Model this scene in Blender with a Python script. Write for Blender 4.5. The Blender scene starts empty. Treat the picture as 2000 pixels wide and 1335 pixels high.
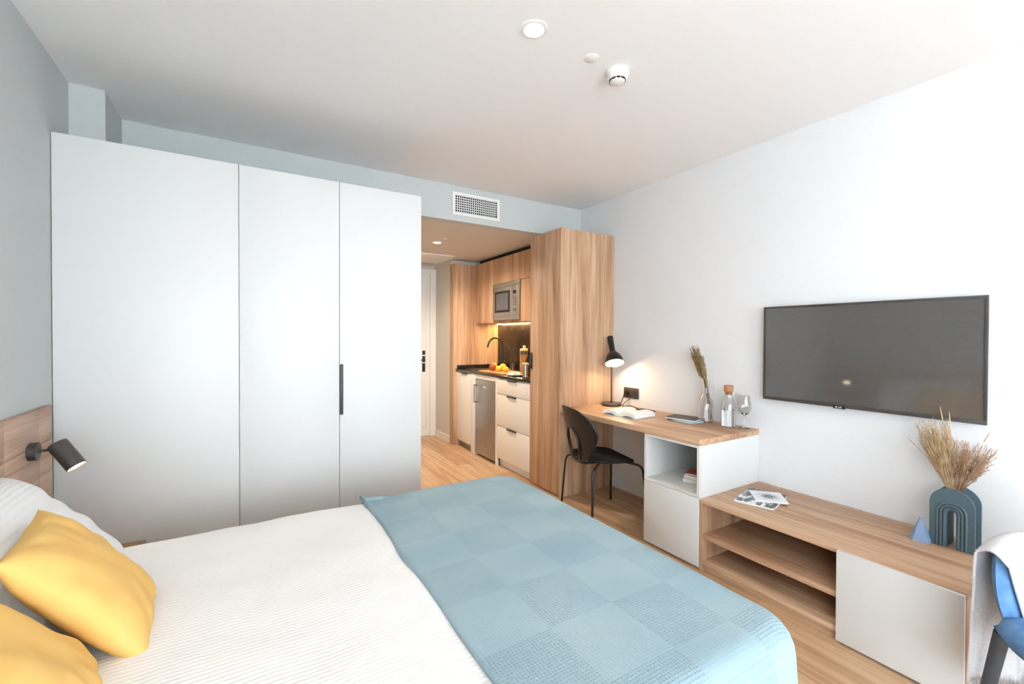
import bpy, bmesh, math, random
from mathutils import Vector, Matrix, noise
random.seed(7)
S = bpy.context.scene
COL = S.collection

# ---------------------------------------------------------------- camera
F, YAW, PITCH, ROLL, H = 859.8, 31.253, -0.634, 0.22, 1.34
cd = bpy.data.cameras.new('camera'); cam = bpy.data.objects.new('camera', cd); COL.objects.link(cam)
cd.sensor_width = 36; cd.sensor_fit = 'HORIZONTAL'; cd.lens = 36 * F / 2000; cd.clip_start = 0.02
yy, pp, rr = map(math.radians, (YAW, PITCH, ROLL))
fw = Vector((math.sin(yy)*math.cos(pp), math.cos(yy)*math.cos(pp), math.sin(pp)))
rt = Vector((math.cos(yy), -math.sin(yy), 0)); up = rt.cross(fw)
rt, up = rt*math.cos(rr) + up*math.sin(rr), up*math.cos(rr) - rt*math.sin(rr)
M = Matrix((rt, up, -fw)).transposed().to_4x4(); M.translation = (0, 0, H)
cam.matrix_world = M; S.camera = cam

# ---------------------------------------------------------------- world and colour
S.view_settings.view_transform = 'Standard'; S.view_settings.look = 'None'
S.view_settings.gamma = 1; S.view_settings.exposure = 0.20
S.view_settings.use_curve_mapping = False
w = bpy.data.worlds.new('sky'); S.world = w; w.use_nodes = True
bg = w.node_tree.nodes['Background']; bg.inputs[0].default_value = (0.86, 0.93, 1.0, 1); bg.inputs[1].default_value = 2.0

def lamp(name, kind, loc, power, color, target=None, **kw):
    l = bpy.data.lights.new(name, kind); l.energy = power; l.color = color
    for k, v in kw.items(): setattr(l, k, v)
    o = bpy.data.objects.new(name, l); COL.objects.link(o); o.location = loc
    if target is not None:
        o.rotation_euler = (Vector(target) - Vector(loc)).to_track_quat('-Z', 'Y').to_euler()
    return o
# daylight coming through the big window behind the camera
lamp('window_daylight', 'AREA', (0.85, -2.95, 1.25), 215, (0.83, 0.92, 1.0), (0.85, 0, 1.50), shape='RECTANGLE', size=3.0, size_y=2.2)
lamp('added_side_light', 'AREA', (-1.15, -1.45, 1.30), 165, (0.83, 0.92, 1.0), (1.6, .1, 1.25), shape='RECTANGLE', size=2.0, size_y=2.0)  # added fill from the left, brightens the right wall, console and pedestal doors
WARM = (1.0, 0.62, 0.30)

# ---------------------------------------------------------------- measures
XL, XR, YB, ZC, ZS = -0.747, 2.848, 3.382, 2.596, 2.305
XC, YC, YCF, YW = 2.241, 2.921, 3.371, 2.78
YWIN = -2.55

# ---------------------------------------------------------------- materials
def lin(c):
    r = []
    for x in c:
        x = x/255
        r.append(x/12.92 if x <= .04045 else ((x+.055)/1.055)**2.4)
    return (*r, 1)
def base_mat(name, color=None, rough=.5, metal=0, spec=.5, **kw):
    m = bpy.data.materials.new(name); m.use_nodes = True
    nt = m.node_tree; b = nt.nodes['Principled BSDF']
    if color: b.inputs['Base Color'].default_value = lin(color)
    b.inputs['Roughness'].default_value = rough; b.inputs['Metallic'].default_value = metal
    b.inputs['Specular IOR Level'].default_value = spec
    for k, v in kw.items(): b.inputs[k].default_value = v
    return m, nt, b
def N(nt, t, **kw):
    n = nt.nodes.new(t)
    for k, v in kw.items():
        if k in n.inputs: n.inputs[k].default_value = v
        else: setattr(n, k, v)
    return n
def L(nt, a, b): nt.links.new(a, b)
def coords(nt, scale=(1, 1, 1), rot=(0, 0, 0), kind='Object'):
    t = N(nt, 'ShaderNodeTexCoord'); m = N(nt, 'ShaderNodeMapping')
    m.inputs['Scale'].default_value = scale; m.inputs['Rotation'].default_value = rot
    L(nt, t.outputs[kind], m.inputs['Vector']); return m.outputs['Vector']
def ramp(nt, fac, stops):
    r = N(nt, 'ShaderNodeValToRGB'); e = r.color_ramp.elements
    e[0].position, e[0].color = stops[0][0], lin(stops[0][1]); e[1].position, e[1].color = stops[-1][0], lin(stops[-1][1])
    for p, c in stops[1:-1]:
        x = e.new(p); x.color = lin(c)
    L(nt, fac, r.inputs['Fac']); return r.outputs['Color']
def bump(nt, b, height, strength=.2, dist=.002):
    n = N(nt, 'ShaderNodeBump'); n.inputs['Strength'].default_value = strength; n.inputs['Distance'].default_value = dist
    L(nt, height, n.inputs['Height']); L(nt, n.outputs['Normal'], b.inputs['Normal'])
def noisy(name, color, color2=None, rough=.5, scale=40, amount=.15, bs=.1, bd=.001, **kw):
    """two close tones mixed by noise, plus a fine bump"""
    m, nt, b = base_mat(name, color, rough, **kw)
    v = coords(nt); n = N(nt, 'ShaderNodeTexNoise', Scale=scale, Detail=4); L(nt, v, n.inputs['Vector'])
    c2 = color2 or tuple(max(0, x*(1-amount*.35)) for x in color)
    L(nt, ramp(nt, n.outputs['Fac'], [(.3, c2), (.7, color)]), b.inputs['Base Color'])
    if bs: bump(nt, b, n.outputs['Fac'], bs, bd)
    return m
def wood(name, axis, dark, mid, light, rough=.45, sc=1.0):
    m, nt, b = base_mat(name, mid, rough, spec=.35)
    s = {'x': (.9, 14, 14), 'y': (14, .9, 14), 'z': (14, 14, .9)}[axis]
    v = coords(nt, tuple(x*sc for x in s))
    n1 = N(nt, 'ShaderNodeTexNoise', Scale=.7, Detail=3, Distortion=.8); L(nt, v, n1.inputs['Vector'])
    v2 = coords(nt, tuple(x*sc*5 if x > 2 else x*sc*2.2 for x in s))
    n2 = N(nt, 'ShaderNodeTexNoise', Scale=1.0, Detail=5, Distortion=.5); L(nt, v2, n2.inputs['Vector'])
    mx = N(nt, 'ShaderNodeMix', data_type='FLOAT'); mx.inputs[0].default_value = .42
    L(nt, n1.outputs['Fac'], mx.inputs[2]); L(nt, n2.outputs['Fac'], mx.inputs[3])
    L(nt, ramp(nt, mx.outputs[0], [(.34, dark), (.5, mid), (.64, light)]), b.inputs['Base Color'])
    bump(nt, b, n2.outputs['Fac'], .08, .001)
    return m
OAK = ((158, 118, 90), (194, 156, 124), (214, 182, 150))
M_ = {}
M_['oak_z'] = wood('oak_vertical_grain', 'z', *OAK)
M_['oak_y'] = wood('oak_lengthwise_grain', 'y', *OAK)
M_['oak_x'] = wood('oak_cross_grain', 'x', *OAK)
M_['headboard'] = wood('headboard_oak', 'y', (160, 126, 104), (190, 158, 134), (208, 180, 158))
M_['wall_grey'] = noisy('grey_green_paint', (199, 204, 203), rough=.8, scale=90, amount=.05, bs=.04)
M_['wall_white'] = noisy('white_paint', (229, 230, 231), rough=.8, scale=90, amount=.03, bs=.04)
M_['corridor'] = noisy('corridor_paint', (214, 208, 198), rough=.8, scale=90, amount=.03, bs=.04)
M_['ceiling'] = noisy('ceiling_paint', (243, 243, 243), rough=.85, scale=60, amount=.02, bs=.03)
M_['white'] = noisy('white_laminate', (222, 222, 220), rough=.42, scale=120, amount=.02, bs=.02)
M_['cream'] = noisy('cream_laminate', (240, 236, 228), rough=.4, scale=120, amount=.02, bs=.02)
M_['trim'] = noisy('white_lacquer', (236, 236, 234), rough=.35, scale=60, amount=.02, bs=.02)
M_['black'] = noisy('black_metal', (26, 25, 25), (34, 33, 32), rough=.38, scale=200, bs=.03)
M_['graphite'] = noisy('graphite_metal', (58, 54, 52), (68, 64, 61), rough=.45, scale=200, bs=.04)
M_['chair_black'] = noisy('black_lacquered_plywood', (20, 22, 25), (27, 29, 33), rough=.42, scale=60, bs=.03)
M_['chair_fabric'] = noisy('black_seat_pad', (12, 13, 15), (20, 21, 24), rough=.85, scale=300, bs=.3)
M_['steel'] = noisy('brushed_steel', (176, 174, 172), (160, 158, 156), rough=.3, scale=30, bs=.03, metal=.9)
M_['steel_matt'] = noisy('satin_steel', (158, 154, 148), (148, 144, 138), rough=.38, scale=30, bs=.03, metal=.6)
M_['plastic_grey'] = noisy('grey_window', (92, 92, 94), (84, 84, 86), rough=.25, scale=20, bs=0)
M_['plastic_white'] = noisy('white_plastic', (238, 237, 232), rough=.4, scale=60, amount=.03, bs=.03)
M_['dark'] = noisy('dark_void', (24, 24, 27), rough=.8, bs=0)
M_['cork'] = noisy('cork', (196, 142, 98), (160, 108, 70), rough=.85, scale=160, bs=.4)
M_['paper'] = noisy('paper', (242, 240, 236), rough=.75, scale=200, amount=.05, bs=.05)
M_['vase'] = noisy('petrol_ceramic', (84, 106, 116), (76, 98, 108), rough=.55, scale=80, bs=.06)
M_['candle'] = noisy('blue_wax', (140, 166, 200), (128, 154, 190), rough=.5, scale=30, bs=.05)
M_['wick'] = noisy('wick', (232, 226, 214), rough=.8)
M_['grass'] = noisy('dried_grass', (204, 176, 136), (164, 134, 96), rough=.85, scale=25, bs=.2)
M_['grass_dark'] = noisy('dried_grass_russet', (184, 148, 114), (142, 108, 80), rough=.85, scale=25, bs=.2)
M_['grass_olive'] = noisy('dried_grass_olive', (158, 134, 88), (112, 90, 54), rough=.85, scale=25, bs=.2)
M_['blue_fabric'] = noisy('blue_upholstery', (98, 140, 184), (76, 116, 160), rough=.9, scale=35, bs=.3, bd=.002)
M_['leg_wood'] = noisy('dark_stained_wood', (72, 76, 84), (60, 63, 70), rough=.45, scale=30, bs=.06)
M_['throw'] = noisy('pale_wool_throw', (226, 225, 226), (206, 206, 210), rough=.95, scale=160, bs=.5, bd=.002)
M_['yellow'] = noisy('yellow_cotton', (241, 198, 118), (238, 190, 106), rough=.85, scale=12, bs=.12, bd=.004)
M_['fruit'] = noisy('yellow_fruit_skin', (250, 212, 84), (244, 192, 58), rough=.45, scale=60, bs=.15)
M_['fruit_red'] = noisy('red_fruit_skin', (150, 62, 40), (176, 92, 48), rough=.4, scale=30, bs=.05)
M_['cereal'] = noisy('yellow_pasta', (240, 176, 52), (206, 132, 30), rough=.7, scale=90, bs=.9, bd=.004)
M_['cloth'] = noisy('white_cloth', (236, 232, 224), rough=.9, scale=80, bs=.2)
M_['red'] = noisy('red_cover', (198, 84, 74), rough=.5, scale=50)
M_['peach'] = noisy('pale_pink_cover', (232, 204, 186), rough=.5, scale=50)
M_['teal'] = noisy('pale_teal_cover', (178, 208, 212), rough=.5, scale=50)
M_['dark_cover'] = noisy('dark_taupe_cover', (66, 58, 54), (74, 66, 61), rough=.5, scale=120)
M_['lid'] = noisy('cream_lid', (232, 214, 168), rough=.45, scale=60)
M_['board'] = wood('cutting_board_wood', 'y', (176, 122, 76), (202, 148, 98), (220, 172, 122))

def stone():
    m, nt, b = base_mat('dark_stone', (40, 36, 35), .22)
    v = coords(nt, (1, 1, 1)); n = N(nt, 'ShaderNodeTexNoise', Scale=5, Detail=8, Distortion=1.5); L(nt, v, n.inputs['Vector'])
    L(nt, ramp(nt, n.outputs['Fac'], [(.35, (26, 23, 23)), (.62, (44, 39, 37)), (.8, (84, 76, 70))]), b.inputs['Base Color'])
    return m
M_['stone'] = stone()
def floor_mat():
    m, nt, b = base_mat('oak_planks', (205, 165, 125), .38, spec=.4)
    v = coords(nt, rot=(0, 0, math.pi/2))
    br = N(nt, 'ShaderNodeTexBrick', offset=.37); br.inputs['Scale'].default_value = 1
    br.inputs['Brick Width'].default_value = 1.25; br.inputs['Row Height'].default_value = .19
    br.inputs['Mortar Size'].default_value = .0012; br.inputs['Mortar Smooth'].default_value = .2
    br.inputs['Color1'].default_value = (0.25, .25, .25, 1); br.inputs['Color2'].default_value = (.75, .75, .75, 1); br.inputs['Mortar'].default_value = (.1, .1, .1, 1)
    L(nt, v, br.inputs['Vector'])
    v2 = coords(nt, (16, 1.1, 1)); n = N(nt, 'ShaderNodeTexNoise', Scale=1.2, Detail=6, Distortion=.9); L(nt, v2, n.inputs['Vector'])
    mx = N(nt, 'ShaderNodeMix', data_type='FLOAT'); mx.inputs[0].default_value = .72
    L(nt, br.outputs['Color'], mx.inputs[2]); L(nt, n.outputs['Fac'], mx.inputs[3])
    c = ramp(nt, mx.outputs[0], [(.3, (168, 128, 92)), (.5, (202, 164, 126)), (.68, (222, 190, 154))])
    mm = N(nt, 'ShaderNodeMix', data_type='RGBA', blend_type='MULTIPLY'); mm.inputs[0].default_value = .35
    inv = N(nt, 'ShaderNodeMath', operation='SUBTRACT'); inv.inputs[0].default_value = 1
    L(nt, br.outputs['Fac'], inv.inputs[1]); L(nt, c, mm.inputs[6]); L(nt, inv.outputs[0], mm.inputs[7])
    L(nt, mm.outputs[2], b.inputs['Base Color'])
    bump(nt, b, inv.outputs[0], .2, .001)
    return m
M_['floor'] = floor_mat()
def duvet_mat():
    m, nt, b = base_mat('white_ribbed_cotton', (246, 243, 239), .9, spec=.2)
    v = coords(nt); n = N(nt, 'ShaderNodeTexNoise', Scale=3, Detail=2); L(nt, v, n.inputs['Vector'])
    wv = N(nt, 'ShaderNodeTexWave', Scale=22, Distortion=1.6, wave_type='BANDS', bands_direction='Y'); wv.inputs['Detail'].default_value = 2
    wv.inputs['Detail Scale'].default_value = 1.2; L(nt, v, wv.inputs['Vector'])
    bump(nt, b, wv.outputs['Fac'], .22, .003)
    return m
M_['duvet'] = duvet_mat()
def pillow_mat():
    m, nt, b = base_mat('white_seersucker', (244, 243, 242), .9, spec=.2)
    v = coords(nt)
    wv = N(nt, 'ShaderNodeTexWave', Scale=20, Distortion=1.5, wave_type='BANDS', bands_direction='X'); L(nt, v, wv.inputs['Vector'])
    bump(nt, b, wv.outputs['Fac'], .35, .004)
    return m
M_['pillow'] = pillow_mat()
def blanket_mat():
    m, nt, b = base_mat('blue_waffle_blanket', (132, 166, 176), .95, spec=.15)
    v = coords(nt)
    # patches of plain and waffle weave
    ch = N(nt, 'ShaderNodeTexChecker', Scale=4.6); L(nt, coords(nt, (1, 1, 0.0001)), ch.inputs['Vector'])
    w1 = N(nt, 'ShaderNodeTexWave', Scale=34, wave_type='BANDS', bands_direction='X'); L(nt, v, w1.inputs['Vector'])
    w2 = N(nt, 'ShaderNodeTexWave', Scale=34, wave_type='BANDS', bands_direction='Y'); L(nt, v, w2.inputs['Vector'])
    n3 = N(nt, 'ShaderNodeTexNoise', Scale=3.1, Detail=0); L(nt, coords(nt, (1, 1.6, .01)), n3.inputs['Vector'])
    mul = N(nt, 'ShaderNodeMath', operation='MULTIPLY'); L(nt, w1.outputs['Fac'], mul.inputs[0]); L(nt, w2.outputs['Fac'], mul.inputs[1])
    amt = N(nt, 'ShaderNodeMapRange'); L(nt, ch.outputs['Fac'], amt.inputs['Value']); amt.inputs['To Min'].default_value = .35; amt.inputs['To Max'].default_value = 1
    hh = N(nt, 'ShaderNodeMath', operation='MULTIPLY'); L(nt, mul.outputs[0], hh.inputs[0]); L(nt, amt.outputs[0], hh.inputs[1])
    fac = N(nt, 'ShaderNodeMath', operation='MULTIPLY_ADD'); L(nt, ch.outputs['Fac'], fac.inputs[0]); fac.inputs[1].default_value = .12
    L(nt, n3.outputs['Fac'], fac.inputs[2])
    c = ramp(nt, fac.outputs[0], [(.25, (164, 184, 189)), (.85, (147, 172, 182))])
    mm = N(nt, 'ShaderNodeMix', data_type='RGBA', blend_type='MULTIPLY'); mm.inputs[0].default_value = 1
    dk = N(nt, 'ShaderNodeMapRange'); L(nt, hh.outputs[0], dk.inputs['Value']); dk.inputs['To Min'].default_value = 1.0; dk.inputs['To Max'].default_value = .90
    L(nt, c, mm.inputs[6]); L(nt, dk.outputs[0], mm.inputs[7]); L(nt, mm.outputs[2], b.inputs['Base Color'])
    bump(nt, b, hh.outputs[0], .5, -.003)
    return m
M_['blanket'] = blanket_mat()
def glass_mat(name, color=(1, 1, 1, 1), ior=1.45):
    m, nt, b = base_mat(name, None, 0.0); b.inputs['Base Color'].default_value = color
    b.inputs['Transmission Weight'].default_value = 1; b.inputs['IOR'].default_value = ior
    return m
M_['glass'] = glass_mat('clear_glass', (1, 1, 1, 1)); M_['water'] = glass_mat('water', (.97, .985, .99, 1), 1.33)
M_['dark_glass'] = glass_mat('dark_glass', (.05, .03, .02, 1))
def screen():
    m, nt, b = base_mat('television_panel', (98, 95, 92), .055, spec=1.0)
    v = coords(nt); n = N(nt, 'ShaderNodeTexNoise', Scale=60); L(nt, v, n.inputs['Vector'])
    L(nt, ramp(nt, n.outputs['Fac'], [(.3, (80, 78, 76)), (.7, (83, 81, 79))]), b.inputs['Base Color'])
    return m
M_['screen'] = screen()
def emit(name, color, strength):
    m = bpy.data.materials.new(name); m.use_nodes = True; nt = m.node_tree; nt.nodes.clear()
    e = N(nt, 'ShaderNodeEmission'); e.inputs[0].default_value = (*color, 1); e.inputs[1].default_value = strength
    o = N(nt, 'ShaderNodeOutputMaterial'); L(nt, e.outputs[0], o.inputs[0]); return m
M_['lamp_on'] = emit('lit_lamp', (1, .82, .58), 14)
M_['desk_lamp_on'] = emit('lit_desk_lamp', (1, .74, .44), 45)
M_['lamp_white'] = emit('lit_downlight', (1, .95, .88), 40)
M_['led'] = emit('led_strip', (1, .66, .28), 16)

def picture(name, kind):
    """printed cover of a magazine or book: shapes in black and grey on white"""
    m, nt, b = base_mat(name, (235, 235, 235), .35)
    v = coords(nt)
    if kind == 'dots':
        d = N(nt, 'ShaderNodeTexVoronoi', Scale=150); L(nt, v, d.inputs['Vector'])
        ln = N(nt, 'ShaderNodeVectorMath', operation='LENGTH'); L(nt, v, ln.inputs[0])
        r = N(nt, 'ShaderNodeMapRange'); L(nt, ln.outputs['Value'], r.inputs['Value']); r.inputs['From Min'].default_value = .015; r.inputs['From Max'].default_value = .095
        r.inputs['To Min'].default_value = .72; r.inputs['To Max'].default_value = -.15
        sub = N(nt, 'ShaderNodeMath', operation='LESS_THAN'); L(nt, d.outputs['Distance'], sub.inputs[0]); L(nt, r.outputs[0], sub.inputs[1])
        L(nt, ramp(nt, sub.outputs[0], [(0, (236, 237, 240)), (1, (70, 68, 72))]), b.inputs['Base Color'])
    else:
        n = N(nt, 'ShaderNodeTexNoise', Scale=7, Detail=7, Distortion=1.2); L(nt, coords(nt, (1, 3.2, 1)), n.inputs['Vector'])
        L(nt, ramp(nt, n.outputs['Fac'], [(.40, (58, 62, 66)), (.5, (150, 156, 160)), (.56, (236, 238, 240))]), b.inputs['Base Color'])
    return m
M_['mag_photo'] = picture('landscape_print', 'land'); M_['mag_dots'] = picture('dotted_print', 'dots')

# ---------------------------------------------------------------- object helpers
OFF = {}
def mesh_of(bm, name, mat, smooth=True, angle=35):
    me = bpy.data.meshes.new(name)
    bmesh.ops.recalc_face_normals(bm, faces=bm.faces)
    bm.to_mesh(me); bm.free()
    if smooth:
        for p in me.polygons: p.use_smooth = True
        try: me.set_sharp_from_angle(angle=math.radians(angle))
        except Exception: pass
    me.materials.append(M_[mat] if isinstance(mat, str) else mat)
    return me
def link(name, bm, mat, parent=None, local=False, smooth=True, angle=35, base=None):
    """vertices come in world coordinates unless local; a part is shifted under its thing"""
    off = Vector((0, 0, 0))
    if not local:
        if parent is not None: off = OFF[parent.name]
        elif base is not None: off = Vector(base)
        bmesh.ops.translate(bm, verts=bm.verts, vec=-off)
    me = mesh_of(bm, name, mat, smooth, angle)
    o = bpy.data.objects.new(name, me); COL.objects.link(o)
    if parent is not None: o.parent = parent; OFF[o.name] = OFF.get(parent.name, Vector((0, 0, 0)))
    else: o.location = off; OFF[o.name] = off
    return o
def tag(o, label, cat, group=None):
    o['label'] = label; o['category'] = cat
    if group: o['group'] = group
    return o
def thing(name, label, cat, loc, group=None, rz=0):
    o = bpy.data.objects.new(name, None); COL.objects.link(o); o.location = loc; o.empty_display_size = .05
    o.rotation_euler.z = rz; OFF[o.name] = Vector(loc)
    return tag(o, label, cat, group)
def struct(name, bm, mat, parent=None, smooth=False):
    o = link(name, bm, mat, parent, smooth=smooth)
    if parent is None: o['kind'] = 'structure'
    return o
def copy_tree(o, parent=None):
    c = o.copy(); COL.objects.link(c)
    if parent is not None: c.parent = parent
    for ch in [x for x in bpy.data.objects if x.parent == o]: copy_tree(ch, c)
    return c
def BM(): return bmesh.new()
def box(bm, x0, x1, y0, y1, z0, z1, bev=0.0, seg=2, M=None):
    vs = [bm.verts.new((x, y, z)) for z in (z0, z1) for x, y in ((x0, y0), (x1, y0), (x1, y1), (x0, y1))]
    fs = [bm.faces.new([vs[i] for i in q]) for q in ((3, 2, 1, 0), (4, 5, 6, 7), (0, 1, 5, 4), (1, 2, 6, 5), (2, 3, 7, 6), (3, 0, 4, 7))]
    if bev:
        es = list({e for f in fs for e in f.edges})
        r = bmesh.ops.bevel(bm, geom=es, offset=bev, segments=seg, affect='EDGES', profile=.5)
        vs = list({v for f in r['faces'] for v in f.verts} | {v for v in vs if v.is_valid})
    if M is not None: bmesh.ops.transform(bm, matrix=M, verts=vs)
    return bm
def bx(*a, **k): return box(BM(), *a, **k)
def frame_to(d):
    d = Vector(d).normalized(); a = Vector((0, 0, 1)) if abs(d.z) < .95 else Vector((1, 0, 0))
    u = a.cross(d).normalized(); return u, d.cross(u)
def tube(bm, pts, r, n=10, closed=False, cap=True):
    """round tube along points; r a number or a list"""
    pts = [Vector(p) for p in pts]; R = r if isinstance(r, (list, tuple)) else [r]*len(pts); rings = []
    u = None
    for i, p in enumerate(pts):
        a = pts[i-1] if (i > 0 or closed) else p; c = pts[(i+1) % len(pts)] if (i < len(pts)-1 or closed) else p
        d = (c - a).normalized()
        if u is None: u, v = frame_to(d)
        else:
            u = (u - d*u.dot(d)).normalized(); v = d.cross(u)
        rings.append([bm.verts.new(p + (u*math.cos(t) + v*math.sin(t))*R[i]) for t in [2*math.pi*k/n for k in range(n)]])
    m = len(rings)
    for i in range(m if closed else m-1):
        a, b = rings[i], rings[(i+1) % m]
        for k in range(n): bm.faces.new((a[k], a[(k+1) % n], b[(k+1) % n], b[k]))
    if cap and not closed: bm.faces.new(rings[0][::-1]); bm.faces.new(rings[-1])
    return bm
def lathe(bm, prof, c=(0, 0, 0), n=32, axis=(0, 0, 1)):
    """profile of (radius, height) turned about an axis through c"""
    d = Vector(axis).normalized()
    if abs(d.z) > .999: u, v = Vector((1, 0, 0)), Vector((0, 1, 0))*d.z
    else: u, v = frame_to(d)
    c = Vector(c); rings = []
    for r, h in prof:
        if r < 1e-6: rings.append([bm.verts.new(c + d*h)])
        else: rings.append([bm.verts.new(c + d*h + (u*math.cos(t) + v*math.sin(t))*r) for t in [2*math.pi*k/n for k in range(n)]])
    for a, b in zip(rings, rings[1:]):
        if len(a) == 1 and len(b) == 1: continue
        for k in range(n):
            k2 = (k+1) % n
            if len(a) == 1: bm.faces.new((a[0], b[k2], b[k]))
            elif len(b) == 1: bm.faces.new((a[k], a[k2], b[0]))
            else: bm.faces.new((a[k], a[k2], b[k2], b[k]))
    return bm
def disc_prof(r, h0, h1, b=.002): return [(0, h0), (r-b, h0), (r, h0+b), (r, h1-b), (r-b, h1), (0, h1)]
def smooth_path(pts, sub=8):
    P = [Vector(p) for p in pts]; out = []
    for i in range(len(P)-1):
        p0, p1, p2, p3 = P[max(i-1, 0)], P[i], P[i+1], P[min(i+2, len(P)-1)]
        for k in range(sub):
            t = k/sub
            out.append(.5*((2*p1) + (p2-p0)*t + (2*p0-5*p1+4*p2-p3)*t*t + (3*p1-p0-3*p2+p3)*t**3))
    out.append(P[-1]); return out
def grid(bm, fn, nu, nv):
    g = [[bm.verts.new(fn(i/nu, j/nv)) for j in range(nv+1)] for i in range(nu+1)]
    for i in range(nu):
        for j in range(nv): bm.faces.new((g[i][j], g[i+1][j], g[i+1][j+1], g[i][j+1]))
    return g
def solid(o, t, offset=-1):
    m = o.modifiers.new('thickness', 'SOLIDIFY'); m.thickness = t; m.offset = offset; return o

# ================================================================ THE SETTING
struct('floor', bx(XL-.1, XR+.1, YWIN-.1, 5.8, -.1, 0), 'floor')
struct('ceiling', bx(XL-.1, XR+.1, YWIN-.1, YB+.1, ZC, ZC+.1), 'ceiling')
bm = BM(); box(bm, XL-.1, XL, -.45, YB+.1, 0, ZC); box(bm, XL-.1, XL, YWIN-.1, -2.15, 0, ZC); box(bm, XL-.1, XL, -2.15, -.45, 0, .25); box(bm, XL-.1, XL, -2.15, -.45, 2.45, ZC)
struct('wall_left', bm, 'wall_grey')
bm = BM()
for a in (-2.15, -1.33, -.51): box(bm, XL-.08, XL-.02, a, a+.06, .25, 2.45)
for a in (.25, 2.39): box(bm, XL-.08, XL-.02, -2.15, -.45, a, a+.06)
w2 = struct('added_side_window', bm, 'trim')  # unseen window, added as an opening for the side fill light
link('window_pane', bx(XL-.055, XL-.050, -2.1, -.5, .3, 2.4), 'glass', w2)
struct('wall_right', bx(XR, XR+.1, YWIN-.1, 5.8, 0, ZC), 'wall_white')
bm = BM(); box(bm, XL, .93, YB, YB+.1, 0, ZC); box(bm, .93, XR, YB, YB+.1, ZS, ZC)
struct('wall_back', bm, 'wall_grey')
struct('trim_1', bx(XL, -.610, 3.030, YB, 0, ZC), 'wall_grey')            # the pillar in the corner above the wardrobe
bm = BM(); box(bm, .93, XR, YB+.1, 5.8, ZS, ZS+.1)
struct('ceiling_corridor', bm, 'corridor')
struct('wall_corridor_left', bx(.83, .93, YB+.1, 5.8, 0, ZS), 'corridor')
bm = BM(); box(bm, .93, 1.32, 5.70, 5.80, 0, ZS); box(bm, 1.32, 2.222, 5.70, 5.80, 2.25, ZS); box(bm, 2.222, XR, 5.14, 5.80, 0, ZS)
struct('wall_corridor_end', bm, 'corridor')
# window wall behind the camera
bm = BM()
box(bm, XL, -.65, YWIN-.1, YWIN, 0, ZC); box(bm, 2.35, XR, YWIN-.1, YWIN, 0, ZC)
box(bm, -.65, 2.35, YWIN-.1, YWIN, 2.45, ZC); box(bm, -.65, 2.35, YWIN-.1, YWIN, 0, .25)
struct('wall_window', bm, 'wall_white')
bm = BM()
for a in (-.65, .82, 2.29): box(bm, a, a+.06, YWIN-.08, YWIN-.02, .25, 2.45)
for a in (.25, 2.39): box(bm, -.65, 2.35, YWIN-.08, YWIN-.02, a, a+.06)
wn = struct('window_1', bm, 'trim')
link('window_pane', bx(-.6, 2.3, YWIN-.055, YWIN-.050, .3, 2.4), 'glass', wn)
def baseboard(name, x0, x1, y0, y1): struct(name, bx(x0, x1, y0, y1, 0, .085, bev=.003), 'trim', smooth=False)
baseboard('baseboard_right', XR-.014, XR, 2.02, YC-.001)
baseboard('baseboard_corridor', 2.208, 2.222, 5.14, 5.66)
baseboard('baseboard_right_near', XR-.014, XR, YWIN, .49)

# door at the end of the corridor
bm = BM(); box(bm, 1.40, 2.141, 5.675, 5.715, .006, 2.19, bev=.002)
dr = struct('door_1', bm, 'trim')
bm = BM()
for a, b_ in ((.12, 1.0), (1.08, 2.08)):
    for (x0, x1, z0, z1) in ((1.52, 2.10, a, a+.018), (1.52, 2.10, b_-.018, b_), (2.082, 2.10, a, b_), (1.52, 1.538, a, b_)):
        box(bm, x0, x1, 5.667, 5.676, z0, z1, bev=.003)
link('door_moulding', bm, 'trim', dr)
bm = BM(); box(bm, 2.035, 2.075, 5.668, 5.676, .87, 1.155, bev=.002)
pl = link('door_handle', bm, 'black', dr)
bm = BM(); tube(bm, smooth_path([(2.055, 5.67, 1.03), (2.055, 5.625, 1.03), (2.03, 5.618, 1.03), (1.94, 5.618, 1.03)], 5), .009)
lathe(bm, disc_prof(.012, 0, .012), (2.055, 5.668, .93), 16, (0, -1, 0))
link('door_lever', bm, 'black', dr)
bm = BM()
box(bm, 2.142, 2.222, 5.655, 5.70, 0, 2.25, bev=.003); box(bm, 1.32, 1.40, 5.655, 5.70, 0, 2.25, bev=.003); box(bm, 1.4005, 2.1415, 5.655, 5.70, 2.19, 2.25, bev=.003)
struct('trim_2', bm, 'trim')

# ================================================================ CEILING THINGS
def downlight(loc, r, label, mat, power, color, spot=None):
    t = thing('ceiling_downlight', label, 'ceiling light', loc)
    bm = BM(); lathe(bm, [(r*.72, -.001), (r*.74, -.006), (r, -.004), (r+.002, 0), (r*.72, 0)], loc, 32); link('trim_ring', bm, 'trim', t)
    bm = BM(); lathe(bm, [(0, -.004), (r*.70, -.004), (r*.70, -.001), (0, -.001)], loc, 32); link('lens', bm, mat, t)
    lamp('downlight_glow', 'SPOT', (loc[0], loc[1], loc[2]-.012), power, color, (loc[0], loc[1], 0), spot_size=math.radians(160), spot_blend=.7, shadow_soft_size=r*.7)
downlight((1.012, 1.504, ZC), .055, 'bright round downlight in the white main ceiling', 'lamp_white', 14, (1, .86, .70))
downlight((1.683, 4.254, ZS), .05, 'small glowing round downlight in the low corridor ceiling', 'lamp_on', 120, (1, .82, .62))
bm = BM(); lathe(bm, [(0, -.006), (.025, -.006), (.031, -.003), (.032, 0), (0, 0)], (1.335, 1.522, ZC), 32)
tag(link('ceiling_blanking_plate', bm, 'plastic_white', base=(1.335, 1.522, ZC)), 'flat round white plate in the ceiling beside the smoke detector', 'ceiling plate')
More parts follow.
